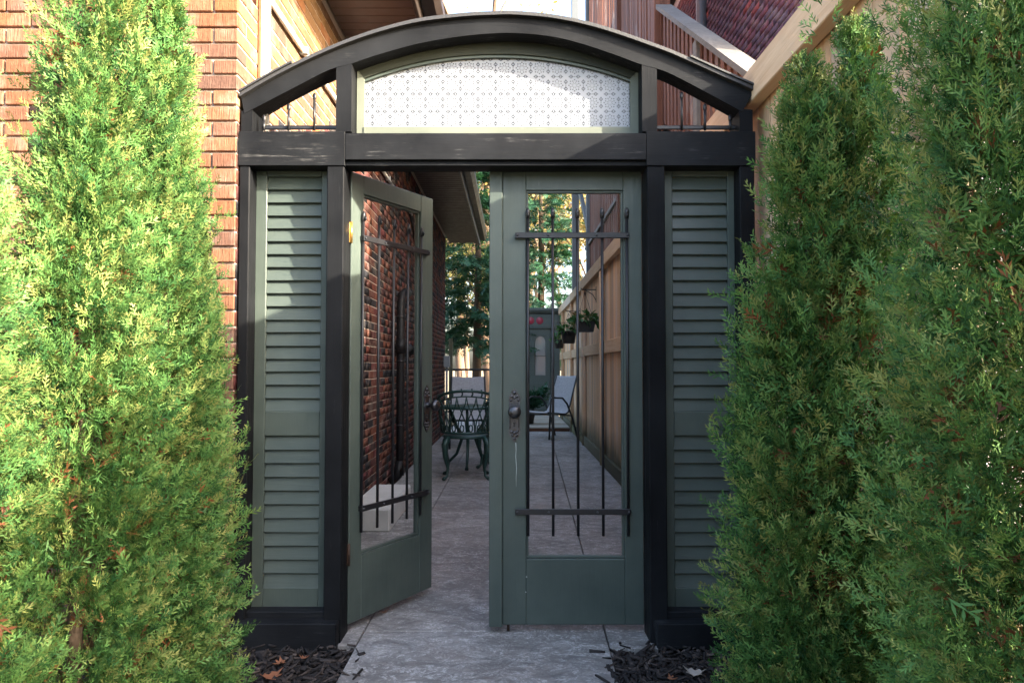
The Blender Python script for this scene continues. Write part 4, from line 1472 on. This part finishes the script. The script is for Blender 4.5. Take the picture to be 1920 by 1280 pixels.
for (xk, yk, w2, hh, zt, zarm, lab, sd) in ((.90, 8.95, .125, .13, 1.735, 2.13, 'wide black trough planter with trailing leaves, nearest of the three hung on the fence', 1),
                                            (.86, 11.0, .120, .19, 1.72, 2.02, 'round black bucket planter with bushy leaves, middle of the three hung on the fence', 2),
                                            (.86, 13.2, .095, .15, 1.66, 1.98, 'smallest black hanging pot, farthest along the fence', 3)):
    t = thing('hanging_planter', lab, 'planter', (xk, yk, zt - hh), 'black planters hung along the fence')
    m = MB()
    if sd == 1:
        pts0 = [(-w2 * .8, -.07), (w2 * .8, -.07), (w2 * .8, .07), (-w2 * .8, .07)]
        vs = [(xk + a, yk + b, zt - hh) for a, b in pts0] + [(xk + a * 1.25, yk + b * 1.25, zt) for a, b in pts0] + [(xk + a * 1.15, yk + b * 1.15, zt - .02) for a, b in pts0]
        m.add(vs, [(3, 2, 1, 0), (0, 1, 5, 4), (1, 2, 6, 5), (2, 3, 7, 6), (3, 0, 4, 7), (4, 5, 9, 8), (5, 6, 10, 9), (6, 7, 11, 10), (7, 4, 8, 11), (8, 9, 10, 11)])
    else:
        m.lathe([(0, 0), (w2 * .74, 0), (w2 * .78, .01), (w2 * .96, hh - .03), (w2 * 1.04, hh - .03), (w2 * 1.06, hh), (w2 * .95, hh), (w2 * .9, hh - .03), (0, hh - .03)], (xk, yk, zt - hh), 18)
    m.build('pot', POT, t)
    leaf_ball('plant', t, (xk, yk, zt + .01), w2 * 1.35, .13, 150 if sd == 1 else 100, .075, sd, .4)
    m = MB()
    for a in range(3):
        an = R(90 + 120 * a)
        m.tube([(xk + w2 * math.cos(an), yk + .07 * math.sin(an), zt), (xk, yk, zarm - .03)], .0028, 5)
    m.build('hanger', IRON, t)
    br = thing('wall_bracket', ('nearest', 'middle', 'farthest')[sd - 1] + ' black iron scroll bracket on the fence, holding ' + ('the trough planter', 'the bucket planter', 'the smallest pot')[sd - 1], 'bracket', (FENCE_X - .04, yk, zarm), 'brackets along the fence')
    m = MB()
    m.tube([(FENCE_X - .042, yk, zarm), (xk - .03, yk, zarm), (xk - .05, yk, zarm + .02)], .006, 6)
    m.tube([(FENCE_X - .042, yk, zarm - .13), (FENCE_X - .08, yk, zarm - .06), (xk + .03, yk, zarm - .02), (xk, yk, zarm)], .005, 6)
    m.build('arm', IRON, br)
    m = MB(); m.box(FENCE_X - .044, FENCE_X - .037, yk - .012, yk + .012, zarm - .16, zarm + .04, .002); m.build('back_strap', IRON, br)

# potted fern beside the far door
fern = thing('potted_fern', 'bushy dark green potted fern on the deck beside the far green door', 'potted plant', (.30, 13.6, .112))
m = MB(); m.lathe([(0, 0), (.10, 0), (.14, .24), (.15, .26), (.13, .26), (.12, .23), (0, .23)], (.30, 13.6, .112), 16); m.build('pot', POT, fern)
gn = np.random.default_rng(4)
n = 150
ph = gn.random(n) * 2 * np.pi
dv = unit(np.stack([np.cos(ph), np.sin(ph), .3 + 1.3 * gn.random(n)], 1))
pp = np.array([.30, 13.6, .37]) + dv * (gn.random((n, 1)) * .35)
me = scatter_mesh('fronds', SPRUCE_LEAF, SPRUCE_SPRAYS, pp, dv + np.array([0, 0, -.2]), unit(gn.standard_normal((n, 3)) + np.array([0, 0, 1.])), .18 + .16 * gn.random(n), gn.random(n), gn, .2, ORG[fern.name])
mesh_obj('fronds', me, fern)

# fallen leaves on the mulch
lf = [(0, 0), (.35, .10), (.25, .42), (.52, .30), (.60, .62), (.75, .35), (1.0, .20), (.86, 0)]
lf = lf + [(a, -b) for a, b in reversed(lf[1:-1])]
for (px, py, sc_, an, tn, lab) in ((1302, 1263, .07, 70, .98, 'pale curled leaf lying on the mulch beside the cedar on the fence side'),
                                   (1262, 1272, .04, 200, .1, 'small brown leaf on the mulch between the path and the pale curled leaf'),
                                   (523, 1243, .05, 20, .05, 'reddish brown leaf on the mulch in front of the louvred panel by the house'),
                                   (510, 1270, .075, 130, .15, 'largest dry brown leaf on the mulch, lying closest to the cedar by the house'),
                                   (571, 1232, .035, 260, .2, 'little orange leaf on the mulch just under the black base board'),
                                   (655, 1140, .045, 300, .6, 'brown leaf on the paving at the foot of the ajar door')):
    dn = at(px, py, 1.0) - Vector((0, 0, CAM_Z))
    zt = .034 if px != 655 else SLAB + .004
    k = (zt - CAM_Z) / dn.z
    P = Vector((0, 0, CAM_Z)) + dn * k
    if px == 655: P = Vector((-.60, 3.42, zt))
    vs, ts = [], []
    ca, sa = math.cos(R(an)), math.sin(R(an))
    for s_, dz in ((1, 0), (-1, -.0012)):
        for (a, b) in lf:
            u_, v_ = (a - .5) * sc_, b * sc_
            vs.append((u_ * ca - v_ * sa, u_ * sa + v_ * ca, .9 * (v_ * v_) / sc_ + .35 * u_ * u_ / sc_ + dz))
    n_ = len(lf)
    q = [tuple(range(n_)), tuple(reversed(range(n_, 2 * n_)))] + [((i + 1) % n_, i, n_ + i, n_ + (i + 1) % n_) for i in range(n_)]
    me = bpy.data.meshes.new('fallen_leaf'); me.from_pydata(vs, [], q)
    a_ = me.attributes.new('tint', 'FLOAT', 'POINT'); a_.data.foreach_set('value', [tn] * len(vs))
    me.materials.append(DRY_LEAF)
    tag(mesh_obj('fallen_leaf', me, None, None, P), lab, 'leaf', 'fallen leaves on the ground')

# ------------------------------------------------------------------ cedars
cedar('tall two topped cedar in full sun, directly in front of the brick house', [(-1.20, 2.12, 2.75, .34, 1000, .0), (-1.05, 2.2, 2.34, .22, 620, -.01), (-1.20, 2.02, 2.0, .31, 760, .0)], 21)
cedar('dark green cedar between the sunlit cedar and the louvred panel', [(-1.09, 2.42, 1.70, .185, 800, .0)], 22)
cedar('leftmost cedar, cut off by the edge of the photograph', [(-1.36, 1.72, 2.02, .26, 900, .0)], 23, 22, .042, (.18, 1.55), 2.2)
cedar('shorter cedar with two sunlit tips against the wooden fence', [(.74, 1.80, 1.88, .205, 760, .0), (.82, 1.78, 1.97, .19, 620, .04), (.715, 1.85, 1.40, .19, 480, 0)], 24, 22, .042, (.40, 2.0))
cedar('tallest dark cedar at the right edge of the photograph', [(.98, 1.36, 2.75, .27, 1150, .02), (.90, 1.24, 1.9, .26, 760, .0)], 25, 27, .034, (.62, 2.2), 1.8)
cedar('cedar standing behind the tallest one, filling the gap towards the end of the fence', [(1.24, 1.42, 2.3, .30, 900, .0), (1.32, 1.06, 2.2, .30, 420, .0), (1.54, 1.98, 2.1, .28, 260, 0)], 26, 16, .045, (.40, 2.0), 2.4)
cedar('unseen cedar nearest the camera on the fence side, added to shade the left cedars', [(1.12, .42, 1.86, .30, 520, .0), (1.16, .82, 2.06, .30, 520, 0)], 27, 12, .085, (.65, 2.6), 1.4)  # out of view, added to throw shade on the left cedars' lower half


# ------------------------------------------------------------------ trees beyond the yard
def spruce(x, y, H, Rb, seed, label, n=360, z0=1.5):
    gn = np.random.default_rng(seed)
    t = thing('spruce_tree', label, 'tree', (x, y, -.1))
    m = MB(); m.tube([(x, y, -.1), (x + .05, y, H * .5), (x, y, H)], [.13, .08, .01], 8); m.build('trunk', BARK, t)
    P, D, N, L, T = [], [], [], [], []
    for i in range(n):
        f = gn.random() ** 1.2
        zc = z0 + (H - z0) * f
        r_ = Rb * (1 - f) ** .8 * (.6 + .5 * gn.random()) + .1
        ph_ = gn.random() * 2 * np.pi
        o = np.array([np.cos(ph_), np.sin(ph_), 0])
        k = int(8 + 15 * r_ / Rb)
        for j in range(k):
            s = .15 + .85 * (j + gn.random()) / k
            p = np.array([x, y, zc]) + o * r_ * s + np.array([0, 0, -.32 * r_ * s + .22 * r_ * s * s])
            P.append(p); D.append(o + .7 * gn.standard_normal(3) * np.array([1, 1, .4]) + np.array([0, 0, -.25]))
            N.append(np.array([0, 0, 1.]) + .5 * gn.standard_normal(3)); L.append(.17 + .18 * gn.random()); T.append(.15 + .8 * gn.random())
    me = scatter_mesh('crown', SPRUCE_LEAF, SPRUCE_SPRAYS, np.array(P), np.array(D), unit(np.array(N)), np.array(L), np.array(T), gn, .2, ORG[t.name])
    mesh_obj('crown', me, t)


spruce(-.85, 17.2, 7.0, 1.9, 31, 'dark green spruce just beyond the railing, over the cast iron set', 330, 1.75)
spruce(.75, 19.5, 8.5, 1.5, 32, 'dark green spruce standing behind the far garden door', 300, 1.5)


def bare_tree(x, y, H, seed, label, leaves, tint, size=.13, spread=.55, group='autumn trees beyond the yard'):
    g_ = random.Random(seed)
    gn = np.random.default_rng(seed)
    t = thing('autumn_tree', label, 'tree', (x, y, -.1), group)
    m = MB()
    tips = []

    def grow(p, d, L, r_, lv):
        q = p + d * L
        mid = p + d * L * .5 + Vector((g_.uniform(-1, 1), g_.uniform(-1, 1), g_.uniform(-.3, .6))) * L * .06
        m.tube([p, mid, q], [r_, r_ * .85, r_ * .68], 6 if lv < 2 else (4 if lv < 4 else 3), cap=False)
        if lv >= 2: tips.extend([tuple(q), tuple(mid)])
        if lv >= 5: return
        for _ in range(3 if lv < 4 else 2):
            nd = (d + Vector((g_.uniform(-1, 1), g_.uniform(-1, 1), g_.uniform(-.25, .75))) * spread * 1.15).normalized()
            grow(q if g_.random() < .75 else mid, nd, L * g_.uniform(.58, .80), r_ * .58, lv + 1)
    grow(Vector((x, y, -.1)), Vector((g_.uniform(-.06, .06), g_.uniform(-.06, .06), 1)).normalized(), H * .30, H * .014, 0)
    m.build('trunk', TWIG, t)
    tp = np.array(tips)
    idx = gn.integers(0, len(tp), leaves)
    p = tp[idx] + gn.standard_normal((leaves, 3)) * .28
    p[:, 2] = np.maximum(p[:, 2], .3)
    me = scatter_mesh('crown', AUTUMN_LEAF, BROAD, p, unit(gn.standard_normal((leaves, 3)) + np.array([0, 0, -.3])), unit(gn.standard_normal((leaves, 3))),
                      size * (.6 + .8 * gn.random(leaves)), np.clip(tint + .22 * gn.standard_normal(leaves), 0, 1), gn, .1, ORG[t.name])
    mesh_obj('crown', me, t)


bare_tree(-1.6, 24, 13, 41, 'pale yellow autumn tree seen past the house corner', 5200, .55)
bare_tree(.6, 27, 16, 42, 'tall thinly leaved tree whose twigs show above the arch', 3600, .45)
bare_tree(-.6, 25, 20, 49, 'bare twiggy tree rising highest above the middle of the arch', 2600, .5, .10)
bare_tree(2.4, 22.5, 9, 43, 'golden autumn tree behind the slate posts of the staircase', 5200, .65)
bare_tree(-3.4, 30, 15, 44, 'cream coloured autumn tree far behind the spruce', 5000, .7)
bare_tree(1.2, 32, 12, 45, 'distant yellow tree straight behind the garden door', 5200, .6)
bare_tree(-.6, 21, 6.5, 46, 'low olive tinted tree behind the iron railing', 4200, .92, .10)

bare_tree(-2.2, 36, 12, 47, 'farthest cream tree, low between the spruce and the railing', 6500, .72, .16)
bare_tree(3.2, 36, 14, 48, 'farthest cream tree, between the slate posts', 6500, .72, .16)


# ------------------------------------------------------------------ unseen hedge behind the camera, added to cut low sky light
gn = np.random.default_rng(77)
n = 4000
hx = gn.uniform(-16, 9, n)
hz = 4.0 * gn.random(n) ** .8 * (.75 + .25 * np.sin(hx * .9))
hp = np.stack([hx, -11 + gn.standard_normal(n) * 1.0, hz], 1)
me = scatter_mesh('sky_blocker_hedge', SPRUCE_LEAF, BROAD, hp, unit(gn.standard_normal((n, 3))), unit(gn.standard_normal((n, 3))), .5 + .6 * gn.random(n), gn.random(n), gn, .1)
mesh_obj('sky_blocker_hedge', me, None, 'stuff')
